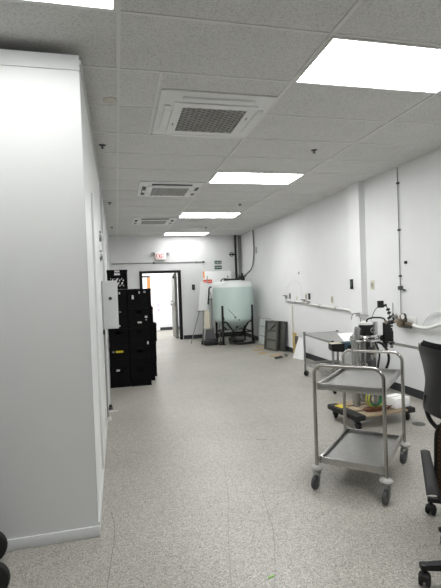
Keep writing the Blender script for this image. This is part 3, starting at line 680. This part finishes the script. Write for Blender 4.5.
# ------------------------------------------------------------------ right wall fittings
RZ = -PI/2          # local -y looks into the room (-x)
t = thing('white_wall_pipe', 'long white pipe run along the right wall with small valves, left of the column', 'pipe', (XR-0.035, 0, 0))
b = MB(); b.tube([(0, 8.93, 1.20), (0, 8.91, 1.11), (0, 7.80, 1.10), (0, 7.74, 1.075), (0, 6.28, 1.03)], 0.016, 10); b.build('pipe', M['pipew'], t)
b = MB(); b.tube([(0, 6.28, 1.03), (-0.03, 6.15, 1.02), (-0.085, 6.09, 0.99)], 0.014, 8); b.build('elbow', M['pipew'], t)
for (y, z) in ((8.91, 1.20), (7.76, 1.10), (7.95, 1.13)):
    b = MB(); b.cyl((0, y, z-0.03), (0, y, z+0.03), 0.024); b.cyl((-0.02, y, z+0.02), (-0.06, y, z+0.03), 0.012); b.bar((-0.06, y-.03, z+.03), (-0.06, y+.03, z+.03), 0.014); b.build('valve', M['dullst'], t)
for y in (8.4, 7.3, 6.7):
    MB().box((0.008, y, 1.10 if y > 7.8 else (1.06 if y > 7 else 1.043)), (0.052, 0.03, 0.045), 0.004).build('clip', M['greyp'], t)
b = MB(); b.tube(spline([(0, 8.90, 1.22), (0.0, 8.75, 1.45), (0, 8.35, 1.55), (0, 8.1, 1.40), (0, 8.0, 1.15)], 8), 0.004, 6); b.build('looped_hose', M['pipew'], t)
t = thing('white_wall_pipe', 'short white pipe stub reaching from the column to the filling machine', 'pipe', (0, 0, 0))
b = MB(); b.tube([(3.45, 5.86, 0.985), (3.45, 5.55, 0.985), (3.0, 5.0, 1.03), (2.66, 4.32, 1.06)], 0.014, 10); b.build('pipe', M['alu'], t)
b = MB(); b.box((3.475, 5.86, 0.985), (0.05, 0.05, 0.05), 0.004); b.cyl((3.46, 5.70, 0.985), (3.46, 5.63, 0.985), 0.022); b.build('clip', M['dullst'], t)

for y, z, kind, inn, lb in ((8.40, 1.175, 'white', 'offw', 'white outlet plate above the far end of the white wall pipe'), (7.79, 1.22, 'blackm', 'dgrey', 'small black outlet plate above the valve of the white pipe'),
        (7.93, 1.215, 'offw', 'greyp', 'ivory outlet plate just left of the small black one'), (6.87, 1.18, 'offw', 'greyp', 'ivory outlet plate on the right wall left of the column'),
        (8.75, 1.215, 'greyp', 'dgrey', 'grey outlet plate at the far end of the white wall pipe')):
    plate((XR, y, z), RZ, 0.075, 0.12, kind, 'wall_outlet', lb, 'outlet', 0.010, inn, 'outlet plates on the right wall')
plate((3.503, 6.05, 1.44), RZ, 0.075, 0.15, 'blackm', 'light_switch', 'black switch plate on the far edge of the wall column', 'switch', 0.014, 'dgrey')
plate((XR, 5.64, 1.42), RZ, 0.085, 0.13, 'offw', 'light_switch', 'ivory switch plate on the right wall just right of the column', 'switch', 0.010, 'greyp')
plate((XR, 10.94, 2.385), RZ, 0.06, 0.16, 'greyp', 'wall_sensor', 'small grey sensor plate high on the right wall near the corner', 'sensor', 0.014)
plate((XR, 8.25, 1.69), RZ, 0.05, 0.05, 'greyp', 'wall_button', 'tiny grey button plate on the bare wall left of the column', 'button', 0.010)
t = thing('wall_bolt', 'black round wall plug right of the thin dropping conduit', 'bolt', (XR, 4.875, 1.70), RZ)
MB().cyl((0, -0.001, 0), (0, -0.022, 0), 0.020, seg=14).build('head', M['black'], t)
t = thing('drop_conduit', 'thin grey conduit dropping down the right wall from the ceiling', 'conduit', (XR, 4.985, 0))
MB().tube([(-0.016, 0, HT-0.008), (-0.016, 0, 2.0), (-0.016, 0.005, 1.03)], 0.006, 8).build('pipe', M['gcable'], t)
for z in (2.73, 2.126, 1.53): MB().box((-0.015, 0, z), (0.029, 0.034, 0.024), 0.003).build('clip', M['dgrey'], t)
b = MB(); b.box((-0.02, 0, 1.375), (0.038, 0.06, 0.05), 0.004); b.cyl((-0.02, -0.02, 1.36), (-0.02, -0.10, 1.345), 0.010); b.build('junction_box', M['dgrey'], t)

t = thing('brass_valve_manifold', 'brass valve cluster on the right wall under the dropping conduit', 'valve', (XR, 4.90, 0.94))
b = MB(); b.tube([(-0.05, 0.17, 0.0), (-0.05, -0.18, -0.02)], 0.022, 12); b.build('manifold_pipe', M['brass'], t)
b = MB(); b.box((-0.05, 0.03, -0.01), (0.09, 0.11, 0.10), 0.012); b.cyl((-0.05, 0.03, 0.03), (-0.05, 0.03, 0.09), 0.028); b.cyl((-0.09, -0.02, -0.02), (-0.13, -0.02, -0.02), 0.03); b.build('regulator', M['brass'], t)
b = MB(); b.cyl((-0.075, -0.06, 0.075), (-0.10, -0.06, 0.075), 0.042, seg=24); b.cyl((-0.05, -0.06, 0.0), (-0.05, -0.06, 0.05), 0.012); g = b.build('gauge', M['dgrey'], t)
MB().cyl((-0.1001, -0.06, 0.075), (-0.103, -0.06, 0.075), 0.034, seg=24).build('dial', M['white'], g)
b = MB(); b.box((-0.05, -0.02, -0.05), (0.07, 0.16, 0.045), 0.01); b.cyl((-0.05, -0.13, -0.03), (-0.05, -0.13, -0.07), 0.024); b.build('lower_body', M['gpanel'], t)
for (y, z, m) in ((0.17, 0.06, 'dullst'), (0.24, 0.06, 'dgrey'), (0.23, 0.0, 'black')):
    b = MB(); b.cyl((-0.01, y, z), (-0.06, y, z), 0.016); b.bar((-0.065, y-.03, z), (-0.065, y+.03, z), 0.015); b.cyl((-0.03, y, z-.035), (-.03, y, z+.035), 0.012); b.build('valve', M[m], t)
b = MB(); b.tube([(-0.03, 0.24, 0.05), (-0.03, 0.24, 0.24)], 0.006, 6); b.build('riser', M['gcable'], t)
MB().box((-0.006, 0.0, 0.0), (0.012, 0.40, 0.14), 0.002).build('back_plate', M['white'], t)
tag(MB().tube(spline([(XR-0.05, 4.705, 0.915), (XR-0.06, 4.62, 0.90), (XR-0.06, 4.42, 0.905), (XR-0.05, 4.22, 0.965), (XR-0.05, 3.9, 1.05)], 8), 0.022, 10).build('white_hose', M['pipew']), 'thick white hose leading right from the brass valve cluster', 'hose')
tag(MB().tube(spline([(XR-0.03, 4.58, 0.88), (XR-0.03, 4.48, 1.02), (XR-0.03, 4.3, 1.10), (XR-0.03, 3.9, 1.13)], 8), 0.009, 8).build('white_cable', M['pipew']), 'thin white line rising right of the brass valve cluster above the thick hose', 'cable')
t = thing('chrome_wall_pipe', 'white low pipe with dark coupling joining the filling machine to the wall', 'pipe', (0, 0, 0))
MB().tube([(2.84, 4.22, 0.80), (3.10, 4.45, 0.745), (3.52, 4.55, 0.645), (XR-0.002, 4.40, 0.635)], 0.017, 10).build('pipe', M['alu'], t)
b = MB(); b.cyl((3.50, 4.545, 0.65), (3.535, 4.55, 0.642), 0.03); b.box((3.515, 4.55, 0.69), (0.02, 0.05, 0.05), 0.003); b.build('coupling', M['dullst'], t)

# ------------------------------------------------------------------ helpers for castered furniture
def caster(parent, x, y, ztop, R, w, heading, m_w='rubber', m_f='dullst', off=0.03, name='caster', brake=False):
    h = Vector((math.cos(heading), math.sin(heading), 0)); side = Vector((-h.y, h.x, 0))
    c = Vector((x, y, 0))+h*off; c.z = R
    b = MB()
    b.cyl((x, y, ztop-0.014), (x, y, ztop), 0.022)
    for s in (-1, 1):
        p0 = Vector((x, y, ztop-0.016))+side*s*(w/2+0.006); p1 = c+side*s*(w/2+0.006)
        b.bar(p0, p1, 0.022, 0.004) if abs((p1-p0).normalized().z) < .999 else b.bar(p0, p1+Vector((.001, 0, 0)), 0.022, 0.004)
    b.box((x, y, ztop-0.017), (0.05, w+0.016, 0.006), 0.001, rz=heading)
    b.cyl(c-side*(w/2+.012), c+side*(w/2+.012), 0.008, seg=10)
    if brake: b.bar(Vector((x, y, ztop-0.03))-h*.02, Vector((x, y, ztop-0.05))-h*.075, 0.03, 0.008)
    f = b.build(name, M[m_f], parent)
    b = MB(); b.wheel(c, R, w, side); wl = b.build('wheel', M[m_w], f)
    return f

# ------------------------------------------------------------------ steel table cart by the wall
t = thing('steel_work_cart', 'open steel tube table cart on casters along the right wall', 'cart', (3.085, 5.85, 0), math.radians(-5.3) )
hw, hl = 0.275, 0.575
b = MB()
for s in (-1, 1):
    b.bar((s*hw, -hl, 0.675), (s*hw, hl, 0.675), 0.03, 0.03, 0.004)
    b.bar((-hw, s*hl, 0.675), (hw, s*hl, 0.675), 0.03, 0.03, 0.004)
b.build('top_frame', M['dullst'], t)
MB().box((0, 0, 0.682), (2*hw-.03, 2*hl-.03, 0.006)).build('top_sheet', M['shelf'], t)
for sx in (-1, 1):
    for sy in (-1, 1):
        lg = MB().bar((sx*hw, sy*hl, 0.12), (sx*hw, sy*hl, 0.69), 0.028, 0.028, 0.004).build('leg', M['dullst'], t)
        caster(t, sx*hw, sy*hl, 0.12, 0.045, 0.03, 0.6*sx+sy, off=0.02)
        MB().box((sx*hw, sy*hl, 0.697), (0.034, 0.034, 0.014), 0.003).build('corner_cap', M['dgrey'], t)
b = MB()
for s in (-1, 1):
    b.bar((s*hw, -hl, 0.215), (s*hw, hl, 0.215), 0.024, 0.024); b.bar((-hw, s*hl, 0.215), (hw, s*hl, 0.215), 0.024, 0.024)
b.build('lower_frame', M['dullst'], t)
b = MB()
for k in range(15): b.bar((-hw, -hl+.04+.078*k, 0.225), (hw, -hl+.04+.078*k, 0.225), 0.006, 0.006)
for k in range(5): b.bar((-hw+.05+.11*k, -hl, 0.22), (-hw+.05+.11*k, hl, 0.22), 0.006, 0.006)
b.build('lower_shelf', M['dullst'], t)
CR = Matrix.Translation((3.085, 5.85, 0)) @ Matrix.Rotation(math.radians(-5.3), 4, 'Z')
def cw(x, y, z): v = CR @ Vector((x, y, z)); return (v.x, v.y, v.z)
t = thing('control_case', 'blue grey metal control case hung under the near end of the steel table', 'case', cw(-0.095, -0.605, 0.56), math.radians(-5.3))
b = MB(); b.b2((-0.068, -0.11, 0), (0.07, 0.012, 0.125), 0.006); cs = b.build('housing', M['blue'], t)
b = MB(); b.cyl((-0.01, -0.111, 0.07), (-0.01, -0.125, 0.07), 0.026); b.build('knob', M['black'], cs)
b = MB(); b.cyl((-0.055, -0.111, 0.07), (-0.055, -0.12, 0.07), 0.012); b.build('button', M['dgrey'], cs)
t = thing('black_bin', 'black bin with pale tape on its edge under the corner of the steel table', 'bin', cw(-0.252, -0.605, 0.562), math.radians(-5.3))
b = MB(); b.prism([(-0.09, -0.10, 0.045), (-0.07, -0.10, 0.02), (0.085, -0.10, 0.0), (0.085, -0.10, 0.115), (-0.09, -0.10, 0.115)], (0, 0.11, 0)); b.build('shell', M['black'], t)
MB().b2((-0.092, -0.105, 0.115), (0.05, 0.008, 0.122)).build('tape', M['offw'], t)
t = thing('white_sheet', 'white flat sheet lying on top of the steel table by the machine', 'sheet', (3.18, 5.66, 0.6915))
MB().prism([(2.89-3.18, 5.24-5.66, 0), (3.07-3.18, 5.255-5.66, 0), (3.50-3.18, 6.08-5.66, 0), (3.25-3.18, 6.09-5.66, 0)], (0, 0, 0.004)).build('sheet', M['board'], t)

# ------------------------------------------------------------------ dolly with the machine
DR = math.radians(6)
t = thing('moving_dolly', 'low wooden dolly with black rubber ends carrying the machine', 'dolly', (2.585, 4.17, 0), DR)
for s in (-1, 1):
    b = MB(); b.box((s*0.31, 0, 0.122), (0.115, 0.52, 0.055), 0.012); e = b.build('end_beam', M['rubber'], t)
for y, m in ((-0.20, 'wood'), (0.0, 'wood'), (0.20, 'wood')):
    MB().box((0, y, 0.135), (0.505, 0.15, 0.022), 0.003).build('slat', M[m], t)
for sx in (-1, 1):
    for sy in (-1, 1): caster(t, sx*0.31, sy*0.19, 0.0945, 0.038, 0.028, 0.5+sx*.8+sy, off=0.015, m_f='dgrey')
DM = Matrix.Translation((2.605, 4.16, 0)) @ Matrix.Rotation(DR, 4, 'Z')
ZD = 0.1465
t = thing('yellow_tag', 'small yellow card on the left end of the dolly', 'tag', (2.285, 4.24, 0.150), 0.2)
MB().box((0, 0, 0.004), (0.09, 0.11, 0.006), 0.001).build('card', M['yellow'], t)

t = thing('filling_machine', 'tall steel and black valve machine with hoses standing on the dolly', 'machine', (2.60, 4.22, ZD))
def w2(x, y, z): return (x-2.60, y-4.22, z-ZD)
for (x, y, r, z1, m) in ((2.455, 4.22, 0.036, 0.86, 'dullst'), (2.525, 4.32, 0.045, 0.84, 'chrome'), (2.695, 4.22, 0.028, 0.84, 'chrome'), (2.63, 4.36, 0.035, 0.84, 'dullst')):
    b = MB(); b.cyl(w2(x, y, ZD), w2(x, y, z1), r, seg=24); b.cyl(w2(x, y, ZD), w2(x, y, ZD+.02), r*1.3, seg=24)
    b.cyl(w2(x, y, z1-.05), w2(x, y, z1-.03), r*1.15, seg=24); b.build('column', M[m], t)
b = MB(); c = w2(2.60, 4.25, 0); b.lathe([(0.165, .842), (0.165, .862), (0.15, .868), (0.02, .868)], (c[0], c[1], c[2]), 36); b.ring((c[0], c[1], c[2]+.895), 0.13, 0.014)
b.build('ring_plate', M['chrome'], t)
b = MB()
for k in range(8):
    a = k*PI/4+.2; b.cyl((c[0]+.145*math.cos(a), c[1]+.145*math.sin(a), c[2]+.868), (c[0]+.145*math.cos(a), c[1]+.145*math.sin(a), c[2]+.885), 0.012, seg=6)
b.build('bolt', M['chrome'], t)
b = MB(); c = w2(2.613, 4.25, 0); b.lathe([(0.03, .868), (0.08, .872), (0.105, .90), (0.08, .905)], c, 32); b.build('pedestal', M['steel'], t)
b = MB(); b.lathe([(0.075, .905), (0.078, .91), (0.078, 1.005), (0.072, 1.012), (0.01, 1.012)], c, 32); dm = b.build('motor_drum', M['black'], t)
b = MB(); b.lathe([(0.079, 1.012), (0.079, 1.035), (0.06, 1.045), (0.01, 1.046)], c, 32); b.build('drum_cap', M['white'], t)
b = MB(); b.ring((c[0]+.03, c[1]-.0775, c[2]+.955), 0.022, 0.005, 'Y', 18, 6); b.build('emblem_ring', M['greyp'], dm)
b = MB(); b.box(w2(2.728, 4.22, .975), (0.066, 0.13, 0.165), 0.014); b.box(w2(2.70, 4.24, 1.052), (0.13, 0.13, 0.03), 0.012); b.build('controller', M['acwhite'], t)
b = MB(); b.box(w2(2.46, 4.18, .93), (0.035, 0.06, 0.11), 0.006); b.cyl(w2(2.46, 4.14, .98), w2(2.46, 4.18, .98), 0.02); b.bar(w2(2.46, 4.19, .87), w2(2.53, 4.22, .88), .03); b.build('clamp', M['dullst'], t)
b = MB(); b.cyl(w2(2.46, 4.18, .985), w2(2.46, 4.18, 1.00), 0.018); b.build('clamp_knob', M['black'], t)
random.seed(21); b = MB()
b.box(w2(2.815, 4.20, .925), (0.085, 0.09, 0.20), 0.012); b.box(w2(2.855, 4.18, .88), (0.05, 0.07, 0.12), 0.01)
for k in range(7):
    z = .80+.037*k; b.cyl(w2(2.84, 4.17+random.uniform(-.03, .03), z), w2(2.885+random.uniform(-.012, .012), 4.17, z+.004), random.uniform(.012, .02), seg=10)
b.cyl(w2(2.80, 4.19, .76), w2(2.80, 4.19, .84), 0.026); b.cyl(w2(2.845, 4.21, .80), w2(2.845, 4.21, 1.04), 0.016)
b.build('valve_block', M['black'], t)
b = MB(); b.cyl(w2(2.78, 4.14, 1.02), w2(2.80, 4.14, 1.05), 0.012); b.cyl(w2(2.83, 4.13, .772), w2(2.85, 4.13, .772), 0.014); b.build('brass_fitting', M['brass'], t)
b = MB()
b.tube(spline([w2(2.59, 4.2, 1.03), w2(2.60, 4.2, 1.068), w2(2.66, 4.2, 1.085), w2(2.76, 4.2, 1.08), w2(2.81, 4.2, 1.06), w2(2.82, 4.2, 1.0)], 8), 0.009, 8); b.build('black_hose', M['cable'], t)
b = MB(); b.tube(spline([w2(2.66, 4.15, .84), w2(2.72, 4.10, .80), w2(2.775, 4.10, .70), w2(2.785, 4.12, .60), w2(2.75, 4.15, .50), w2(2.70, 4.2, .46)], 8), 0.014, 10); b.build('black_hose', M['cable'], t)
b = MB(); b.tube(spline([w2(2.62, 4.10, .84), w2(2.655, 4.08, .72), w2(2.65, 4.10, .58), w2(2.66, 4.14, .46)], 8), 0.010, 10); b.build('black_hose', M['cable'], t)
b = MB(); b.cyl(w2(2.60, 4.20, .60), w2(2.60, 4.20, .84), 0.024); b.box(w2(2.61, 4.16, .74), (0.05, 0.05, 0.08), 0.008); b.box(w2(2.615, 4.16, .60), (0.07, 0.07, 0.08), 0.012); b.build('pump_body', M['dgrey'], t)
b = MB(); b.cyl(w2(2.62, 4.15, .48), w2(2.62, 4.15, .56), 0.03); b.cyl(w2(2.56, 4.2, .56), w2(2.66, 4.15, .52), .018); b.build('steel_pump_head', M['steel'], t)
for z in (.36, .60): MB().bar(w2(2.475, 4.28, z), w2(2.70, 4.28, z), 0.02).build('tie_bar', M['dullst'], t)
b = MB()
for dx in (-0.016, 0.016): b.box(w2(2.765+dx, 4.2, 1.226), (0.024, 0.045, 0.075), 0.004)
b.bar(w2(2.745, 4.2, 1.226), w2(2.785, 4.2, 1.226), .02)
b.build('junction_block', M['black'], t)
b = MB(); b.tube(spline([w2(2.745, 4.2, 1.21), w2(2.70, 4.2, 1.17), w2(2.665, 4.2, 1.11), w2(2.64, 4.2, 1.05)], 8), 0.004, 6); b.build('thin_wire', M['cable'], t)
b = MB(); P = spline([w2(2.785, 4.2, 1.22), w2(2.83, 4.2, 1.205), w2(2.86, 4.2, 1.15), w2(2.868, 4.2, 1.09), w2(2.855, 4.2, 1.03)], 8); b.tube(P, 0.005, 6)
for k in (6, 14, 19, 26): b.cyl(P[k]-Vector((.016, 0, .004)), P[k]+Vector((.016, 0, .004)), 0.013, seg=10)
b.build('fitting_line', M['cable'], t)
b = MB(); b.tube(spline([w2(2.44, 4.25, 1.075), w2(2.46, 4.25, 1.13), w2(2.52, 4.25, 1.13), w2(2.55, 4.25, 1.07), w2(2.54, 4.25, 1.02)], 6), 0.005, 6); b.build('clear_tube', M['greyp'], t)

t = thing('hose_coil', 'coil of green and yellow hose standing on the dolly', 'hose', (2.59, 4.085, ZD), DR)
b = MB()
for k, (R_, m) in enumerate(((.088, 0), (.076, 0), (.066, 0))): b.ring((0.003*k, -0.012+.010*k, 0.098), R_, 0.0075, 'Y')
b.build('green_hose', M['hoseg'], t)
b = MB(); b.ring((0.0, -0.022, 0.100), 0.093, 0.007, 'Y'); b.ring((-0.008, 0.022, 0.101), 0.086, 0.007, 'Y'); b.build('yellow_hose', M['hosey'], t)
b = MB(); b.ring((0.0, 0.0, 0.098), 0.05, 0.006, 'Y'); b.bar((0, -.02, .05), (0.01, -.02, .14), .02); b.build('inner_fitting', M['dullst'], t)
t = thing('copper_hose', 'flat loop of copper coloured tubing lying on the dolly front', 'hose', (2.545, 3.975, ZD+.008), DR)
b = MB(); P = []
for k in range(120):
    a = 2*PI*k/40; r_ = .10+.012*(k/40); P.append((r_*1.3*math.cos(a), r_*.42*math.sin(a), .012*(k/40)))
b.tube(P, 0.005, 8); b.build('tube', M['copper'], t)
t = thing('carton', 'white cardboard carton lying on the right end of the dolly', 'box', (2.83, 4.07, .1505), math.radians(14))
b = MB(); b.b2((-0.105, -0.09, 0), (0.105, 0.09, 0.10), 0.003); bx = b.build('body', M['board'], t)
MB().b2((-0.104, -0.012, 0.10), (0.104, 0.012, 0.1008)).build('tape', M['paper'], bx)
t = thing('floor_disc', 'dark round disc on the floor right of the dolly', 'floor cover', (2.95, 3.875, 0))  # thin dark disc laid flat on the floor
MB().lathe([(0.065, 0), (0.065, 0.004), (0.055, 0.006), (0.01, 0.006)], seg=28).build('cover', M['gpanel'], t)

# ------------------------------------------------------------------ front stainless trolley
CA = math.radians(45.2); CWd, CLn = 0.479, 0.739
ctr = Vector((1.79, 3.003, 0))
t = thing('stainless_trolley', 'two shelf stainless steel trolley on casters in the foreground', 'trolley', ctr, CA)
hx, hy = CLn/2, CWd/2           # local x = long direction, y = across
for s in (-1, 1):               # hoops at the short ends
    rr = 0.07; zt = 0.895
    P = [(s*hx, hy, 0.165), (s*hx, hy, zt-rr)] + arc((s*hx, hy-rr, zt-rr), rr, 0, PI/2, 7, (0, 1, 0), (0, 0, 1))[1:] + arc((s*hx, -hy+rr, zt-rr), rr, PI/2, PI, 7, (0, 1, 0), (0, 0, 1)) + [(s*hx, -hy, 0.165)]
    MB().tube(P, 0.0135, 14).build('hoop_handle', M['steel'], t)
def tray(z):
    b = MB(); x, y, e = hx-.014, hy-.014, .022
    b.b2((-x, -y, z), (x, y, z+.004))
    for (a, c_) in (((-x, -y, z-.022), (x, -y+.004, z+.026)), ((-x, y-.004, z-.022), (x, y, z+.026)), ((-x, -y, z-.022), (-x+.004, y, z+.026)), ((x-.004, -y, z-.022), (x, y, z+.026))): b.b2(a, c_, 0.0015)
    for (a, c_) in (((-x, -y, z+.0225), (x, -y+.018, z+.026)), ((-x, y-.018, z+.0225), (x, y, z+.026)), ((-x, -y, z+.0225), (-x+.018, y, z+.026)), ((x-.018, -y, z+.0225), (x, y, z+.026))): b.b2(a, c_, 0.001)
    return b
for z in (0.735, 0.20): 
    sh = tray(z).build('shelf', M['shelf'], t)
    for sx in (-1, 1):
        for sy in (-1, 1):
            MB().cyl((sx*(hx-.03), sy*(hy-.03), z+.004), (sx*(hx-.03), sy*(hy-.03), z+.0085), .008, seg=10).build('bolt', M['chrome'], sh)
for (sx, sy, hd, br) in ((-1, 1, 2.97, False), (-1, -1, 3.05, False), (1, -1, 2.9, True), (1, 1, 2.8, True)):
    MB().lathe([(0.012, .135), (.042, .138), (.046, .147), (.040, .158), (.014, .168)], (sx*hx, sy*hy, 0), 24).build('bumper', M['bump'], t)
    caster(t, sx*hx, sy*hy, 0.135, 0.050, 0.028, hd, off=0.028, m_w='dgrey', m_f='dullst', brake=br)

# ------------------------------------------------------------------ office chairs at the right edge
def swivel_base(root, headings, R=0.31, zc=0.0):
    b = MB(); b.cyl((0, 0, 0.07), (0, 0, 0.13), 0.045, 0.035); b.build('hub', M['black'], root)
    b = MB(); b.cyl((0, 0, 0.12), (0, 0, 0.42), 0.025); b.cyl((0, 0, 0.12), (0, 0, 0.27), 0.033); b.build('gas_column', M['black'], root)
    for k in range(5):
        a = headings+k*2*PI/5; d = Vector((math.cos(a), math.sin(a), 0)); s_ = Vector((-d.y, d.x, 0))
        b = MB(); p = d*R; tip = Vector((p.x, p.y, 0.088))
        v = [Vector((0, 0, .075))+s_*.03, Vector((0, 0, .075))-s_*.03, Vector((0, 0, .12))-s_*.028, Vector((0, 0, .12))+s_*.028]
        w = [tip+s_*.018-Vector((0, 0, .012)), tip-s_*.018-Vector((0, 0, .012)), tip-s_*.016+Vector((0, 0, .012)), tip+s_*.016+Vector((0, 0, .012))]
        A = [b.bm.verts.new(x) for x in v]; B = [b.bm.verts.new(x) for x in w]
        b.bm.faces.new(A); b.bm.faces.new(list(reversed(B)))
        for i in range(4): b.bm.faces.new((A[i], A[(i+1) % 4], B[(i+1) % 4], B[i]))
        b.box(tip, (.045, .04, .03), .008, rz=a)
        lg = b.build('leg', M['black'], root)
        hb = a+1.1+k*.7; side = Vector((-math.sin(hb), math.cos(hb), 0)); c = Vector((p.x, p.y, .029))+Vector((math.cos(hb), math.sin(hb), 0))*.012
        b = MB(); b.wheel(c+side*.017, .029, .020, side); b.wheel(c-side*.017, .029, .020, side); b.cyl(c-side*.01, c+side*.01, .012, seg=10); b.cyl((p.x, p.y, .03), (p.x, p.y, .08), .009, seg=10)
        b.box(c+Vector((0, 0, .016)), (.058, .05, .032), .012, rz=hb)
        b.build('caster', M['rubber'], lg)

# black chair: faces +x in local space
t = thing('office_chair', 'black fabric office chair with curved back near the right edge', 'chair', (2.175, 2.19, 0), math.radians(-12))
swivel_base(t, math.radians(160), 0.345)
def back_fn(u, v):
    z = 0.885+0.22*v; w = 0.228+0.012*v
    if v > 0.5: w *= max(0.0, 1-((v-0.5)/0.56)**2)**0.5
    if v < -0.6: w *= max(0.0, 1-((-0.6-v)/0.52)**2)**0.5
    x = -0.305-0.045*max(0, v+.2)**1.5-0.05*max(0, -v-.2)**1.5+0.055*(u*w/0.23)**2
    return Vector((x, u*w, z)), Vector((1, 0, .12)).normalized(), 0.030
b = MB(); b.pad(back_fn, 18, 20); b.build('backrest', M['fabric'], t)
def shell_fn(u, v):
    p, n, h_ = back_fn(u*.93, v*.93-.05); return p-n*0.030, n, 0.014
b = MB(); b.pad(shell_fn, 14, 14); b.build('back_shell', M['black'], t)
for s in (-1, 1):
    b = MB(); b.tube(spline([(-0.345, s*.10, .76), (-0.345, s*.10, .66), (-0.31, s*.10, .58), (-0.22, s*.09, .50), (-0.1, s*.08, .455), (0.05, s*.07, .44)], 8), 0.014, 10); b.build('back_support', M['black'], t)
b = MB()
def seat_fn(u, v): return Vector((0.03+u*.24, v*.24, .475+.012*u*u-.02*max(0, u)**3+.01*v*v)), Vector((0, 0, 1)), .040
b.pad(seat_fn, 14, 14); b.build('seat', M['fabric'], t)
MB().box((0.0, 0, .425), (0.22, 0.18, .03), .01).build('mechanism', M['black'], t)

# brown chair: faces +y in local space, mostly outside the frame
t = thing('office_chair', 'brown patterned office chair with black armrest cut off by the right edge', 'chair', (1.715, 1.735, 0), math.radians(-33))
swivel_base(t, math.radians(163+33), 0.325)
def bk2(u, v):
    z = 0.65+0.23*v; x = u*(0.262-.05*v**6); y = -0.25-0.04*v+.05*(x/0.262)**2
    return Vector((x, y, z)), Vector((0, 1, .15)).normalized(), .028
b = MB(); b.pad(bk2, 16, 16); b.build('backrest', M['weave'], t)
b = MB(); P = []
for k in range(48):
    a = 2*PI*k/48; u = max(-1, min(1, 1.25*math.cos(a))); v = max(-1, min(1, 1.25*math.sin(a))); p, n, h_ = bk2(u, v); P.append(p)
b.tube(P, .008, 8, True); b.build('back_rim', M['black'], t)
b = MB(); b.bar((0, -.29, .70), (0, -.27, .44), .07, .02, .006); b.bar((0, -.28, .445), (0, 0, .43), .07, .02, .006); b.build('back_bracket', M['black'], t)
b = MB()
def st2(u, v): return Vector((u*.205, .03+v*.225, .48+.01*u*u-.02*max(0, v)**3)), Vector((0, 0, 1)), .038
b.pad(st2, 14, 14); b.build('seat', M['weave'], t)
MB().box((0, 0, .432), (.2, .22, .03), .01).build('mechanism', M['black'], t)
for s in (-1, 1):
    def ap(u, v): return Vector((s*.292+u*(.025-.003*v), -.21+v*.165, .61+.036*v-.006*u*u)), Vector((0, 0, 1)), .014
    b = MB(); b.pad(ap, 8, 16); pd = b.build('armrest', M['rubber'], t)
    b = MB(); b.tube(spline([(s*.292, -.20, .598), (s*.292, -.18, .55), (s*.26, -.10, .47), (s*.14, -.02, .432)], 8), .016, 10); b.build('armrest_bracket', M['black'], t)

# ------------------------------------------------------------------ trolley wheels at the left edge
t = thing('platform_trolley', 'black rubber wheeled trolley at the lower left edge beside the white box', 'trolley', (-0.915, 2.42, 0), math.radians(13))
for (x, y, rot) in ((0.215, 0.165, 0), (0.225, -0.155, 0), (-0.25, 0.165, 0), (-0.25, -0.155, 0)):
    w = MB().wheel((x, y, 0.092), 0.092, 0.055, (0.15, 1, 0)).build('wheel', M['rubber'], t)
    b = MB(); b.cyl((x-.006, y-.034, .092), (x+.006, y+.034, .092), 0.04); b.build('rim', M['dgrey'], w)
b = MB()
for y in (0.165, -0.155): b.bar((-.27, y, .21), (.20, y, .21), .03); b.bar((.20, y-.04, .21), (.20, y-.04, .098), .02); b.bar((-.25, y-.04, .21), (-.25, y-.04, .098), .02)
b.build('fork_frame', M['blackm'], t)
MB().b2((-.30, -.28, .226), (.19, .24, .25), .005).build('deck', M['black'], t)

# ------------------------------------------------------------------ floor marks
def ribbon(pts, w, name, m):
    P = spline(pts, 8); b = MB()
    for (p, q_) in zip(P, P[1:]):
        d = (q_-p).normalized(); s_ = Vector((-d.y, d.x, 0))*w/2
        vs = [b.bm.verts.new(v+Vector((0, 0, .0008))) for v in (p+s_, p-s_, q_-s_, q_+s_)]
        b.bm.faces.new(vs)
    return struct(b.build(name, M[m], None, smooth=False))
ribbon([(-0.099, 3.007, 0), (-0.072, 2.775, 0), (-0.09, 2.472, 0), (-0.108, 2.243, 0), (-.13, 2.0, 0)], .004, 'floor_crack', 'crack')
ribbon([(0.806, 3.512, 0), (0.71, 3.0, 0), (0.628, 2.678, 0), (0.54, 2.3, 0), (0.492, 2.067, 0)], .0022, 'floor_crack', 'crack')
ribbon([(0.964, 2.997, 0), (0.90, 2.7, 0), (0.861, 2.488, 0), (0.771, 2.213, 0), (0.69, 2.0, 0)], .0028, 'floor_crack', 'crack')
ribbon([(1.25, 4.0, 0), (1.28, 3.966, 0), (1.33, 3.96, 0)], .012, 'floor_scuff', 'gpanel')
ribbon([(-0.15, 5.48, 0), (-0.10, 5.50, 0), (-0.04, 5.51, 0)], .02, 'floor_scuff', 'board')
tag(at(MB().box((0, 0, .002), (.035, .010, .004)).build('floor_tape', M['limeg']), (0.705, 2.09, 0), .3), 'tiny lime green mark on the floor at the bottom middle', 'mark')
